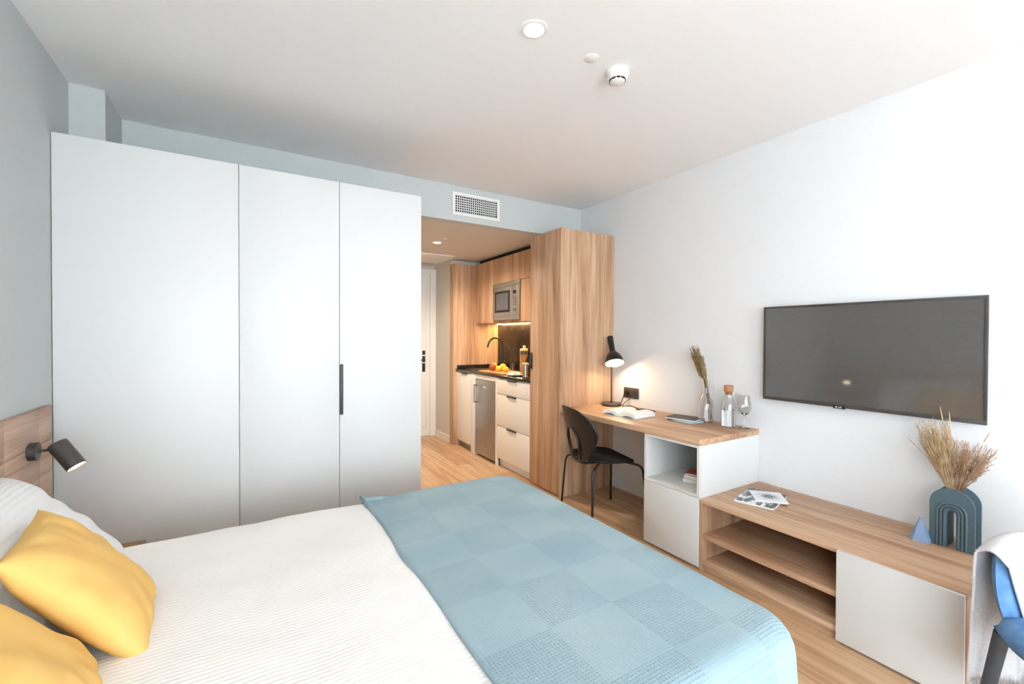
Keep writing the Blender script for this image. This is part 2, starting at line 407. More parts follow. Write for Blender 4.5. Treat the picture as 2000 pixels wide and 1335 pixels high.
bm = BM(); lathe(bm, [(0, -.003), (.02, -.003), (.024, 0), (0, 0)], (1.682, 4.061, ZS), 24)
tag(link('ceiling_sprinkler_plate', bm, 'plastic_white', base=(1.682, 4.061, ZS)), 'tiny round plate beside the downlight in the corridor ceiling', 'ceiling plate')
# smoke detector
sc = (1.51, 1.536, ZC); t = thing('smoke_detector', 'round white smoke detector on the main ceiling', 'smoke detector', sc)
bm = BM(); lathe(bm, [(0, 0), (.052, 0), (.053, -.014), (.050, -.018), (0, -.018)], sc, 40); link('mounting_base', bm, 'plastic_white', t)
bm = BM(); lathe(bm, [(0, -.017), (.047, -.017), (.047, -.034), (.040, -.040), (.036, -.040)], sc, 40); link('housing', bm, 'plastic_white', t)
bm = BM()
for k in range(10):
    a = 2*math.pi*k/10
    box(bm, -.008, .008, .0335, .0375, -.047, -.039, M=Matrix.Translation(sc) @ Matrix.Rotation(a, 4, 'Z'))
link('sensor_slot', bm, 'dark', t)
bm = BM(); lathe(bm, [(0, -.055), (.020, -.055), (.034, -.049), (.036, -.0455), (.033, -.044), (.033, -.036), (0, -.036)], sc, 40); link('cap', bm, 'plastic_white', t)
# hatch in the corridor ceiling
bm = BM(); z = ZS
for (x0, x1, y0, y1) in ((1.55, 2.15, 4.85, 4.89), (1.55, 2.15, 5.36, 5.40), (1.55, 1.59, 4.89, 5.36), (2.11, 2.15, 4.89, 5.36)): box(bm, x0, x1, y0, y1, z-.012, z, bev=.002)
t = thing('ceiling_hatch', 'square white access hatch in the corridor ceiling near the door', 'ceiling hatch', (1.85, 5.12, ZS))
link('hatch_frame', bm, 'trim', t); link('hatch_panel', bx(1.5905, 2.1095, 4.8905, 5.3595, z-.008, z, bev=.002), 'plastic_white', t)
# air vent
x0, x1, z0, z1 = 1.467, 1.915, 2.353, 2.541; y = YB
t = thing('air_vent', 'white rectangular air vent grille high above the corridor opening', 'air vent', (x0+.224, y, z0))
bm = BM(); fwid = .026
for (a, b_, c, d) in ((x0, x1, z0, z0+fwid), (x0, x1, z1-fwid, z1), (x0, x0+fwid, z0+fwid, z1-fwid), (x1-fwid, x1, z0+fwid, z1-fwid)): box(bm, a, b_, y-.012, y, c, d)
link('vent_frame', bm, 'trim', t, smooth=False)
link('vent_backing', bx(x0+fwid, x1-fwid, y-.002, y-.0005, z0+fwid, z1-fwid), 'dark', t)
bm = BM(); n = 20
for k in range(1, n):
    xx = x0+fwid+(x1-x0-2*fwid)*k/n; box(bm, xx-.0028, xx+.0028, y-.009, y-.003, z0+fwid, z1-fwid)
link('upright_vanes', bm, 'trim', t, smooth=False)
bm = BM(); n = 7
for k in range(1, n):
    zz = z0+fwid+(z1-z0-2*fwid)*k/n; box(bm, x0+fwid, x1-fwid, y-.0115, y-.0092, zz-.003, zz+.003)
link('level_vanes', bm, 'trim', t, smooth=False)

# ================================================================ WARDROBE
t = thing('wardrobe', 'tall white three-door wardrobe along the back wall', 'wardrobe', (.12, YW, 0))
xa, xb, zt = XL+.003, .989, 2.257
bm = BM(); box(bm, xa, xb, YW+.0205, YB-.355, 0, zt-.0005); box(bm, -.605, xb, YB-.3545, YB-.002, 0, zt-.0005); link('carcass', bm, 'white', t)
for a, b_ in ((xa, -.0275), (-.0245, .4815), (.4845, xb)): link('door', bx(a, b_, YW, YW+.02, .02, zt, bev=.001), 'white', t)
doors = [o for o in bpy.data.objects if o.parent == t and o.name.startswith('door')]
bm = BM(); box(bm, .484, .503, YW-.012, YW-.0002, .872, 1.175, bev=.006, seg=3)
h = link('recessed_handle', bm, 'graphite', doors[2]); h['label'] = 'dark grey pull handle'

# ================================================================ WOOD COLUMN
t = thing('wooden_tall_cupboard', 'tall wood-grain cupboard between the kitchenette and the desk', 'cupboard', (2.545, 3.14, 0))
link('side_panel', bx(XC+.002, XR-.002, YC, YC+.018, 0, 2.2507, bev=.0008), 'oak_z', t)
link('carcass', bx(XC+.021, XR-.002, YC+.0185, YCF, 0, 2.2505), 'oak_z', t)
dd = link('door', bx(XC, XC+.0195, YC+.0205, YCF, .012, 2.25, bev=.001), 'oak_z', t)
h = link('door_handle', bx(XC-.014, XC-.0002, YCF-.034, YCF-.012, 1.05, 1.20, bev=.004), 'black', dd); h['label'] = 'small black edge pull'

# ================================================================ KITCHENETTE
t = thing('kitchen_end_panel', 'upright wood-grain end panel at the far side of the kitchenette', 'kitchen panel', (2.52, 5.08, 0))
link('panel_front', bx(2.205, 2.2225, 5.03, 5.138, 0, 2.245, bev=.001), 'oak_z', t)
link('panel_face', bx(2.223, XR-.002, 5.03, 5.138, 0, 2.245, bev=.001), 'oak_z', t)
def front(name, y0, y1, z0, z1, parent, mat='cream'): return link(name, bx(XC, XC+.019, y0+.0015, y1-.0015, z0, z1, bev=.0012), mat, parent)
yE = 5.029
t = thing('sink_base_cabinet', 'narrow cream base cabinet at the far end of the worktop', 'kitchen cabinet', (2.54, 4.82, 0))
link('carcass', bx(XC+.02, XR-.005, 4.605, yE, .08, .919), 'cream', t)
d_ = front('door', 4.605, yE, .082, .905, t)
h = link('door_handle', bx(XC-.012, XC-.0002, 4.70, 4.86, .897, .911, bev=.002), 'graphite', d_)
link('plinth', bx(XC+.05, XR-.005, 4.605, yE, 0, .0795), 'steel_matt', t)
tag(link('white_filler_panel', bx(XC-.002, XR-.005, 4.505, 4.6035, 0, .9185, bev=.001), 'trim', base=(2.5, 4.55, 0)), 'slim white upright panel beside the small fridge', 'kitchen panel')
t = thing('under_counter_fridge', 'small grey under-counter fridge beneath the worktop', 'fridge', (2.54, 4.26, 0))
link('body', bx(XC+.045, XR-.03, 4.03, 4.49, .012, .865), 'graphite', t)
fd = link('door', bx(XC, XC+.044, 4.026, 4.494, .03, .868, bev=.006), 'steel', t)
bm = BM(); tube(bm, smooth_path([(XC+.002, 4.455, .80), (XC-.032, 4.455, .80), (XC-.034, 4.455, .79), (XC-.034, 4.455, .62), (XC-.032, 4.455, .61), (XC+.002, 4.455, .61)], 4), .008)
link('door_handle', bm, 'steel_matt', fd)
link('maker_badge', bx(XC-.0015, XC-.0002, 4.23, 4.30, .785, .797, bev=.0004), 'trim', fd)
link('foot', bx(XC+.06, XC+.10, 4.06, 4.10, 0, .0115), 'black', t); link('foot', bx(XC+.06, XC+.10, 4.42, 4.46, 0, .0115), 'black', t)
t = thing('drawer_base_cabinet', 'cream base cabinet with three drawers beside the wooden cupboard', 'kitchen cabinet', (2.54, 3.7, 0))
link('carcass', bx(XC+.02, XR-.005, YCF+.002, 4.02, .085, .919), 'cream', t)
for z0, z1, hh in ((.757, .905, .911), (.427, .751, .753), (.09, .421, .424)):
    q = front('drawer', YCF+.003, 3.985, z0, z1, t)
    link('drawer_handle', bx(XC-.014, XC-.0002, 3.605, 3.775, hh-.012, hh+.002, bev=.002), 'graphite', q)
link('side_panel', bx(XC, XC+.0185, 3.9865, 4.022, 0, .9185), 'trim', t)
link('plinth', bx(XC+.05, XR-.005, YCF+.002, 4.02, 0, .0845), 'cream', t)
tag(link('fridge_top_rail', bx(XC+.004, XC+.022, 4.0225, 4.5045, .872, .919), 'cream', base=(XC, 4.26, .872)), 'cream rail closing the gap above the small fridge', 'kitchen panel')
t = thing('black_worktop', 'thin black stone worktop of the kitchenette', 'worktop', (2.54, 4.2, .9195))
link('slab', bx(XC-.008, XR-.001, YCF+.001, yE-.0005, .9195, .945, bev=.002), 'stone', t)
link('upstand', bx(XC+.01, XR-.02, yE-.018, yE-.001, .9455, .990, bev=.001), 'stone', t)
tag(link('stone_backsplash', bx(XR-.012, XR-.0005, YCF+.001, yE-.0005, .9455, 1.512), 'stone', base=(XR-.006, 4.2, .945)), 'dark stone backsplash panel behind the worktop', 'backsplash')
# upper cabinets
XU = 2.51
t = thing('upper_wall_cabinet', 'wooden wall cabinet with microwave niche above the worktop', 'kitchen cabinet', (2.68, 4.2, 1.51))
bm = BM(); box(bm, XU+.02, XR-.001, 4.562, yE-.001, 1.51, 2.25); box(bm, XU+.02, XR-.001, YCF+.001, 3.966, 1.51, 2.25); box(bm, XU+.02, XR-.001, 3.966, 4.562, 1.955, 2.25); box(bm, XU+.02, XR-.001, 3.966, 4.562, 1.51, 1.53)
link('carcass', bm, 'oak_z', t, smooth=False)
for y0, y1, z0, z1 in ((4.563, yE-.002, 1.508, 2.25), (YCF+.002, 4.561, 1.957, 2.25), (YCF+.002, 3.964, 1.508, 1.953)):
    link('door', bx(XU, XU+.0195, y0+.001, y1-.001, z0, z1, bev=.001), 'oak_z', t)
tag(link('painted_shadow_gap', bx(XU+.06, XR-.001, YCF+.002, yE-.002, 2.2505, ZS-.001), 'dark', base=(2.7, 4.2, 2.25)), 'dark strip standing in for the shadow gap between the wall cabinet and the corridor ceiling', 'shadow gap')  # dark box paints the shade in the gap above the cabinet
t = thing('built_in_microwave', 'built-in grey microwave oven set in the wooden wall cabinet', 'microwave', (2.6, 4.264, 1.53))
link('body', bx(XU+.004, XR-.02, 3.985, 4.545, 1.535, 1.95), 'graphite', t)
bm = BM(); xf = XU-.012
for a in ((3.968, 4.560, 1.531, 1.572), (3.968, 4.560, 1.905, 1.953), (3.968, 3.996, 1.5725, 1.9045), (4.532, 4.560, 1.5725, 1.9045)): box(bm, xf, XU+.003, a[0], a[1], a[2], a[3], bev=.001)
link('trim_frame', bm, 'steel_matt', t)
md = link('door', bx(xf+.002, XU+.003, 4.14, 4.531, 1.5735, 1.9035, bev=.002), 'steel_matt', t)
bm = BM(); box(bm, xf-.001, xf+.0015, 4.17, 4.505, 1.62, 1.86, bev=.0005); link('window_surround', bm, 'dark', md)
link('window', bx(xf-.002, xf-.0008, 4.20, 4.475, 1.645, 1.835), 'plastic_grey', md)
cp = link('control_panel', bx(xf+.002, XU+.003, 3.997, 4.139, 1.5735, 1.9035, bev=.002), 'steel_matt', t)
link('display', bx(xf-.001, xf+.0015, 4.035, 4.10, 1.815, 1.85), 'dark', cp)
bm = BM(); lathe(bm, disc_prof(.019, 0, .018), (xf+.002, 4.068, 1.645), 20, (-1, 0, 0)); link('dial', bm, 'steel', cp)
bm = BM()
for zz in (1.70, 1.735, 1.77):
    for y_ in (4.048, 4.088): box(bm, xf-.0005, xf+.0015, y_-.011, y_+.011, zz-.006, zz+.006)
bm.free(); link('button_pad', bx(xf-.0005, xf+.0015, 4.036, 4.100, 1.690, 1.780), 'steel', cp)
tag(link('led_strip_light', bx(XR-.045, XR-.015, YCF+.02, yE-.03, 1.500, 1.5095), 'led', base=(XR-.03, 4.2, 1.5)), 'glowing warm light strip under the wall cabinet', 'strip light')
lamp('led_glow', 'AREA', (XR-.045, 4.2, 1.496), 9, (1, .60, .24), (XR-.06, 4.2, 0), shape='RECTANGLE', size=1.55, size_y=.02).rotation_euler = (0, 0, math.pi/2)
# faucet
fx, fy, fz = 2.72, 4.71, .9455
t = thing('kitchen_faucet', 'black high-arc kitchen faucet against the backsplash', 'faucet', (fx, fy, fz))
bm = BM(); lathe(bm, [(0, 0), (.027, 0), (.027, .006), (.021, .012), (.019, .10), (0, .10)], (fx, fy, fz), 24); link('faucet_body', bm, 'black', t)
pts = [(fx, fy, fz+.09), (fx, fy, 1.20)] + [(fx-.10+.10*math.cos(a), fy, 1.225+.105*math.sin(a)) for a in [math.pi*k/10 for k in range(0, 10)]] + [(fx-.208, fy, 1.215)]
bm = BM(); tube(bm, pts, .0115, 12); link('spout', bm, 'black', t)
bm = BM(); tube(bm, [(fx, fy-.015, fz+.07), (fx-.01, fy-.04, fz+.075), (fx-.02, fy-.09, fz+.10)], .006); link('lever', bm, 'black', t)
# sink under the faucet
bm = BM()
for a in ((2.34, 2.36, 4.50, 4.95), (2.66, 2.68, 4.50, 4.95), (2.36, 2.66, 4.50, 4.52), (2.36, 2.66, 4.93, 4.95)): box(bm, a[0], a[1], a[2], a[3], .9452, .9492, bev=.001)
t = thing('kitchen_sink', 'small dark sink set in the black worktop', 'sink', (2.51, 4.72, .945)); link('sink_rim', bm, 'graphite', t)
link('sink_bowl', bx(2.3605, 2.6595, 4.5205, 4.9295, .9452, .9465), 'black', t)
ZT = .9455
tag(link('cutting_board', bx(2.275, 2.60, 3.93, 4.48, ZT, ZT+.016, bev=.003), 'board', base=(2.43, 4.2, ZT)), 'wooden cutting board lying on the black worktop', 'cutting board')
def fruit(loc, r, mat, label, stretch=1.0, group='fruit on the cutting board'):
    t = thing('fruit', label, 'fruit', loc, group if mat == 'fruit' else None)
    bm = BM(); pr = [(r*math.sin(math.pi*k/14), r*stretch-(r*stretch)*math.cos(math.pi*k/14)) for k in range(15)]; pr[0] = (0, pr[0][1]); pr[-1] = (0, pr[-1][1])
    lathe(bm, pr, loc, 20); link('flesh', bm, mat, t)
    bm = BM(); lathe(bm, [(0, 0), (.004, .0), (.003, .005), (0, .006)], (loc[0], loc[1], loc[2]+2*r*stretch-.002), 8); link('stem', bm, 'leg_wood', t)
zb = ZT+.0165
fruit((2.375, 4.33, zb), .040, 'fruit_red', 'reddish brown fruit at the left end of the yellow fruit')
fruit((2.435, 4.41, zb), .042, 'fruit', 'yellow fruit half hidden behind the reddish fruit on the cutting board')
fruit((2.395, 4.225, zb), .036, 'fruit', 'front yellow fruit nearest the worktop edge on the cutting board', .85)
fruit((2.485, 4.29, zb), .042, 'fruit', 'rear yellow fruit in the middle of the cutting board', .95)
fruit((2.42, 4.115, zb), .036, 'fruit', 'yellow fruit at the right end of the cutting board row', .8)
# glass and grinders
def wall_prof(outer, t=.003):
    """closed glass wall from an outer profile going up from (0, h)"""
    inner = [(max(r-t, 0), h + (t if i == 0 or r == 0 else 0)) for i, (r, h) in enumerate(outer)]
    inner[0] = (0, outer[0][1]+t*1.5); inner[1] = (max(outer[1][0]-t, .001), outer[1][1]+t*1.5)
    return outer + inner[::-1]
bm = BM(); lathe(bm, wall_prof([(0, 0), (.026, 0), (.029, .02), (.033, .10)]), (2.60, 4.27, ZT+.0001), 24)
tag(link('drinking_glass', bm, 'glass', base=(2.60, 4.27, ZT)), 'clear glass tumbler behind the fruit on the worktop', 'glass')
bm = BM(); lathe(bm, [(0, 0), (.024, 0), (.025, .01), (.017, .05), (.023, .09), (.02, .115), (.012, .125), (0, .13)], (2.64, 4.08, ZT), 24)
t = thing('pepper_grinder', 'small dark pepper grinder with metal cap behind the fruit', 'grinder', (2.64, 4.08, ZT)); link('body', bm, 'dark_cover', t)
bm = BM(); lathe(bm, [(0, .1302), (.011, .1302), (.013, .142), (.008, .152), (0, .155)], (2.64, 4.08, ZT), 20); link('cap', bm, 'steel', t)
bm = BM(); lathe(bm, [(0, .0), (.028, 0), (.030, .03), (.026, .07), (.014, .12), (.011, .165), (.013, .17), (0, .17)], (2.74, 4.30, ZT), 24)
tag(link('oil_bottle', bm, 'dark_glass', base=(2.74, 4.30, ZT)), 'small dark glass bottle against the backsplash near the faucet', 'bottle')
# jar
jc = (2.595, 4.02, ZT)
t = thing('storage_jar', 'tall glass storage jar filled with yellow pasta on the worktop', 'jar', jc)
bm = BM(); lathe(bm, wall_prof([(0, 0), (.044, 0), (.047, .006), (.047, .235), (.043, .245)]), jc, 32); link('glass_body', bm, 'glass', t)
bm = BM(); lathe(bm, [(0, .006), (.0425, .006), (.0425, .195), (.03, .205), (0, .20)], jc, 32); o = link('pasta', bm, 'cereal', t)
bm = BM(); lathe(bm, [(0, .2455), (.047, .2455), (.048, .262), (.040, .270), (.014, .273), (.013, .285), (.017, .296), (.012, .302), (0, .303)], jc, 32); link('lid', bm, 'lid', t)
# dark bottle, steel canister, plate with cloth
bc = (2.42, 3.66, ZT)
t = thing('wine_bottle', 'slim dark bottle standing beside the wooden cupboard on the worktop', 'bottle', bc)
bm = BM(); lathe(bm, [(0, 0), (.030, 0), (.032, .004), (.032, .15), (.026, .18), (.013, .205), (.012, .25), (0, .25)], bc, 28); link('glass_body', bm, 'dark_glass', t)
bm = BM(); lathe(bm, [(0, .2502), (.0135, .2502), (.0135, .285), (0, .286)], bc, 20); link('cap', bm, 'black', t)
cc = (2.33, 3.585, ZT)
t = thing('steel_canister', 'small steel canister with cream lid at the front right of the worktop', 'canister', cc)
bm = BM(); lathe(bm, [(0, 0), (.033, 0), (.034, .003), (.034, .012), (.032, .014), (.032, .125), (0, .125)], cc, 32); link('body', bm, 'steel', t)
bm = BM(); lathe(bm, [(0, .1252), (.034, .1252), (.035, .138), (.025, .146), (0, .147)], cc, 32); link('lid', bm, 'lid', t)
pc = (2.345, 3.80, ZT)
bm = BM(); lathe(bm, [(0, 0), (.05, 0), (.055, .004), (.088, .014), (.089, .017), (.054, .009), (0, .006)], pc, 40)
tag(link('white_plate', bm, 'trim', base=pc), 'white plate at the front of the worktop', 'plate')
def cl(u, v):
    a, b_ = u-.5, v-.5
    return (pc[0]+a*.11-.01, pc[1]+b_*.14-.03, pc[2]+.021+.018*abs(noise.noise(Vector((a*5, b_*4, 2))))+.03*max(0, .3-abs(a+b_*.4)))
bm = BM(); grid(bm, cl, 16, 16); tag(solid(link('napkin', bm, 'cloth', base=pc), .006, 1), 'crumpled white napkin on the plate', 'napkin')

# ================================================================ DESK
ZD = .751
t = thing('desk', 'wall desk with a wooden top and white open pedestal', 'desk', (2.545, 2.26, 0))
link('desktop', bx(XC-.002, XR-.001, 1.601, YC-.001, .715, ZD, bev=.0015), 'oak_y', t)
pd = link('pedestal', box(box(box(box(box(BM(), XC+.016, XR-.002, 1.601, 1.619, .0, .7145), XC+.016, XR-.002, 1.996, 2.014, .0, .7145), XR-.012, XR-.002, 1.6195, 1.9955, .02, .714), XC+.016, XR-.0125, 1.6195, 1.9955, .697, .7145), XC+.016, XR-.0125, 1.6195, 1.9955, .412, .430), 'white', t, smooth=False)
link('bottom_panel', bx(XC+.02, XR-.0125, 1.6195, 1.9955, .02, .04), 'white', t)
link('pedestal_door', bx(XC-.002, XC+.0155, 1.6035, 2.0115, .012, .410, bev=.001), 'white', t)
bm = BM()
for a in ((1.603, 1.6195, .4125, .714), (1.9955, 2.012, .4125, .714), (1.6195, 1.9955, .700, .714), (1.6195, 1.9955, .4125, .430)): box(bm, XC, XC+.0155, *a)
link('niche_frame', bm, 'white', t, smooth=False)
# books in the niche
def book(name, c, w, l, h, rz, mat, label, group=None, pages='paper'):
    t = thing(name, label, 'book', c, group, rz)
    link('pages', bx(-w/2+.002, w/2-.003, -l/2+.003, l/2-.003, .0015, h-.0015), pages, t, local=True)
    bm = BM(); box(bm, -w/2, w/2, -l/2, l/2, 0, .0014); box(bm, -w/2, w/2, -l/2, l/2, h-.0014, h); box(bm, w/2-.002, w/2, -l/2, l/2, .0014, h-.0014)
    link('cover', bm, mat, t, local=True); return t
book('paperback_book', (2.46, 1.735, .4305), .14, .20, .025, .25, 'peach', 'pale pink book at the bottom of the stack inside the desk niche')
book('paperback_book', (2.45, 1.73, .4560), .13, .18, .022, .1, 'peach', 'middle pale book of the stack inside the desk niche')
book('paperback_book', (2.46, 1.74, .4785), .12, .17, .010, .35, 'red', 'red book on top of the stack inside the desk niche')

# ================================================================ DESK LAMP
lb = (2.72, 2.815, ZD)
t = thing('desk_lamp', 'black desk lamp with a lit bell shade on the wooden desk', 'desk lamp', lb)
bm = BM(); lathe(bm, [(0, .0005), (.080, .0005), (.085, .006), (.085, .018), (.079, .024), (.012, .026), (.009, .036), (0, .036)], lb, 48); link('base', bm, 'graphite', t)
axd = Vector((-.22, -.44, -.84)).normalized(); top = Vector((2.702, 2.760, 1.118)) - axd*.262
bm = BM(); tube(bm, smooth_path([(2.72, 2.815, ZD+.03), (2.72, 2.815, 1.10), (2.728, 2.83, 1.18), top+axd*.13+Vector((.01, .02, -.01))], 5), .0055); link('pole', bm, 'black', t)
bm = BM(); lathe(bm, [(0, 0), (.024, 0), (.026, .004), (.024, .12), (.026, .145), (.040, .165), (.060, .190), (.074, .222), (.080, .262), (.0785, .262), (.072, .222), (.058, .192), (.038, .168), (0, .15)], top, 40, axd)
link('shade', bm, 'black', t)
bc_ = top + axd*.235
bm = BM(); lathe(bm, [(0, -.060), (.016, -.050), (.022, -.035), (.024, -.020), (.020, -.012), (.010, -.009), (0, -.008)], bc_, 24, axd); link('bulb', bm, 'lamp_on', t)
bm = BM(); lathe(bm, [(0, .016), (.072, .016), (.074, .019), (0, .021)], bc_, 40, axd); link('diffuser', bm, 'desk_lamp_on', t)

# wall socket and cables
sy0, sy1, sz0, sz1 = 2.62, 2.788, .818, .908
t = thing('wall_socket', 'dark double wall socket above the desk', 'socket', (XR, 2.70, .818))
link('plate', bx(XR-.008, XR-.0003, sy0, sy1, sz0, sz1, bev=.002), 'dark_cover', t)
bm = BM(); lathe(bm, [(.0, .0), (.020, .0), (.022, .004), (.022, .0045), (0, .0045)], (XR-.0078, 2.742, .865), 24, (-1, 0, 0)); link('outlet', bm, 'black', t)
bm = BM(); box(bm, XR-.0095, XR-.0082, 2.648, 2.674, .874, .884); box(bm, XR-.0095, XR-.0082, 2.648, 2.674, .848, .858); link('usb_port', bm, 'black', t)
bm = BM(); lathe(bm, [(0, 0), (.016, 0), (.015, .028), (.006, .034), (0, .034)], (XR-.0125, 2.742, .865), 20, (-1, 0, 0)); t2 = thing('lamp_cable', 'black cable and plug running from the wall socket to the desk lamp', 'cable', (XR-.04, 2.742, ZD)); link('plug', bm, 'black', t2)
bm = BM(); tube(bm, smooth_path([(XR-.045, 2.742, .862), (XR-.065, 2.735, .835), (XR-.07, 2.75, .79), (XR-.06, 2.79, .765), (2.785, 2.835, ZD+.006)], 6), .0035, 8); link('cord', bm, 'black', t2)
t2 = thing('charger_cable', 'dark charging cable lying coiled beside the lamp base', 'cable', (XR-.06, 2.65, ZD))
bm = BM(); tube(bm, smooth_path([(XR-.010, 2.661, .853), (XR-.05, 2.66, .83), (XR-.06, 2.70, .80), (XR-.075, 2.73, .765), (XR-.10, 2.70, ZD+.006), (XR-.06, 2.64, ZD+.005), (XR-.12, 2.62, ZD+.005), (XR-.11, 2.68, ZD+.006), (XR-.05, 2.66, ZD+.010), (XR-.07, 2.58, ZD+.005), (XR-.10, 2.52, ZD+.005)], 6), .003, 8); link('cord', bm, 'graphite', t2)
bm = BM(); tube(bm, [(XR-.012, 2.661, .853), (XR-.035, 2.660, .845)], .006, 8); link('plug', bm, 'black', t2)
link_tab = bx(-.035, .035, -.075, .075, 0, .009, bev=.003, M=None)
o = link('smartphone', link_tab, 'graphite', local=True); o.location = (2.762, 2.47, ZD+.0005); o.rotation_euler.z = -.1
tag(o, 'dark flat smartphone behind the open book on the desk', 'phone')

# open book
ob = (2.50, 2.40, ZD+.0005)
t = thing('open_book', 'large open book with blank white pages on the desk', 'book', ob, rz=math.radians(4))
def leaf(sgn):
    bm = BM(); n, L_ = 14, .185; W = .15
    # spine runs along local x; the two page blocks fall away along +-y
    tops = []; bots = []
    for i in range(n+1):
        s = i/n; y = sgn*(.003+s*W); zt_ = .006+.036*math.sin(min(1, s*1.5+.12)*math.pi*.55)*(1-s)**.35*(1.0)+.012*s; zt_ = max(zt_, .014)
        zb_ = .0025+ (.012 if 0 else 0)*s
        tops.append((y, zt_)); bots.append((y, zb_ + max(0, zt_-.028)*.9))
    for x in (-L_/2*1.25, L_/2*1.25):
        pass
    xs = (-.115, .115)
    V = [[bm.verts.new((x, y, z)) for (y, z) in tops + bots[::-1]] for x in xs]
    m = len(V[0])
    for k in range(m): bm.faces.new((V[0][k], V[0][(k+1) % m], V[1][(k+1) % m], V[1][k]))
    bm.faces.new(V[0][::-1]); bm.faces.new(V[1]); return bm
for s_ in (-1, 1): link('page_block', leaf(s_), 'paper', t, local=True, angle=50)
link('cover', bx(-.12, .12, -.156, .156, 0, .0022, bev=.0008), 'teal', t, local=True)
# notebooks
def slab(name, c, w, l, h, rz, mat, label, cat='notebook', bev=.002, group=None):
    o = link(name, bx(-w/2, w/2, -l/2, l/2, 0, h, bev=bev), mat, local=True); o.location = c; o.rotation_euler.z = rz
    return tag(o, label, cat, group)
slab('notebook', (2.665, 2.02, ZD+.0005), .14, .19, .010, -.12, 'teal', 'pale teal notebook under the dark one on the desk')
t = thing('notebook', 'dark brown notebook lying on the pale teal one', 'notebook', (2.685, 2.045, ZD+.011), None, .22)
link('pages', bx(-.079, .079, -.107, .107, .0015, .0095), 'paper', t, local=True)
link('cover', box(box(box(BM(), -.082, .082, -.11, .11, 0, .0014), -.082, .082, -.11, .11, .0096, .011), .080, .082, -.11, .11, .0014, .0096), 'dark_cover', t, local=True)

# glass vase with dried grass, carafe, wine glass
vc = (2.785, 1.945, ZD+.0005)
bm = BM(); lathe(bm, wall_prof([(0, 0), (.048, 0), (.052, .006), (.052, .11), (.046, .145), (.024, .185), (.019, .215), (.020, .275), (.024, .285)], .0025), vc, 40)
tag(link('glass_vase', bm, 'glass', base=vc), 'clear bottle-shaped glass vase holding dried grass on the desk', 'vase')
def strand(bm, pts, r0, r1, n=4):
    m = len(pts); tube(bm, pts, [r0+(r1-r0)*i/(m-1) for i in range(m)], n, cap=False)
def bunch(t, base, mouth, tip, spread, n, mats, head=.35, seeds=12, rs=.0011, seedr=.0022, spread2=None, rnd=random):
    """stems from base through mouth fanning to tip, with seed heads on the upper part"""
    base, mouth, tip = map(Vector, (base, mouth, tip)); st = BM(); sd = BM()
    ax = (tip-mouth).normalized(); u, v = frame_to(ax)
    for i in range(n):
        a = rnd.uniform(0, 2*math.pi); q = rnd.random()**.5; k = rnd.uniform(.62, 1.0)
        e = mouth + (tip-mouth)*k + (u*math.cos(a)*spread + v*math.sin(a)*(spread2 or spread))*q
        b_ = base + (u*math.cos(a) + v*math.sin(a))*.010*q; m_ = mouth + (u*math.cos(a) + v*math.sin(a))*.011*q
        P = smooth_path([b_, m_, (m_+e)/2 + u*rnd.uniform(-.006, .006), e], 5)
        strand(st, P, rs, rs*.5)
        up_ = (P[-1]-P[-4]).normalized(); h0 = m_ + (e-m_)*(1-head)
        for s in range(seeds):
            f = s/seeds; c = h0 + (e-h0)*f; a2 = rnd.uniform(0, 2*math.pi)
            side = (u*math.cos(a2) + v*math.sin(a2)); ln = rnd.uniform(.010, .030)*(1-.45*f)
            p2 = c + side*ln*.45 + up_*ln
            strand(sd, [c, (c+p2)/2 + side*.001, p2], seedr*.5, seedr*.25, 3)
            strand(sd, [c+(p2-c)*.5, p2, p2+up_*.004], seedr, seedr*.3, 3)
    link('stems', st, mats[0], t); link('seed_heads', sd, mats[1], t)
t = thing('dried_grass_bunch', 'slim leaning bunch of dried grass in the clear glass vase', 'dried grass', (2.785, 1.945, ZD+.02))
bunch(t, (2.800, 1.920, ZD+.020), (2.785, 1.945, ZD+.268), (2.775, 2.040, 1.285), .050, 60, ('grass_olive', 'grass_olive'), .8, 18, seedr=.0022, spread2=.03)
cv = (2.755, 1.755, ZD+.0005)
t = thing('water_carafe', 'glass water carafe with a cork stopper near the desk corner', 'carafe', cv)
bm = BM(); lathe(bm, wall_prof([(0, 0), (.040, 0), (.043, .005), (.043, .115), (.039, .15), (.027, .185), (.0225, .205), (.0225, .225), (.026, .232)], .0025), cv, 40); link('glass_body', bm, 'glass', t)
bm = BM(); lathe(bm, [(0, .0055), (.0395, .0055), (.0395, .112), (0, .112)], cv, 40); link('water', bm, 'water', t)
bm = BM(); lathe(bm, [(0, .2105), (.0195, .2105), (.0200, .2335), (.0285, .2345), (.0295, .270), (.027, .273), (0, .273)], cv, 32); link('cork_stopper', bm, 'cork', t)
gc = (2.795, 1.668, ZD+.0005)
t = thing('wine_glass', 'empty stemmed wine glass at the desk corner beside the carafe', 'glass', gc)
bm = BM(); lathe(bm, [(0, 0), (.034, 0), (.035, .0015), (.015, .004), (.0045, .010), (.0038, .075), (.008, .085), (.028, .100), (.039, .125), (.041, .150), (.036, .185), (.030, .212), (.0292, .212), (.0350, .185), (.0400, .150), (.038, .126), (.027, .1015), (.006, .089), (0, .088)], gc, 40); link('bowl_and_stem', bm, 'glass', t)

# ================================================================ DESK CHAIR
ch = thing('desk_chair', 'black moulded chair with thin metal legs at the desk', 'chair', (2.315, 2.485, 0), rz=math.radians(-14))
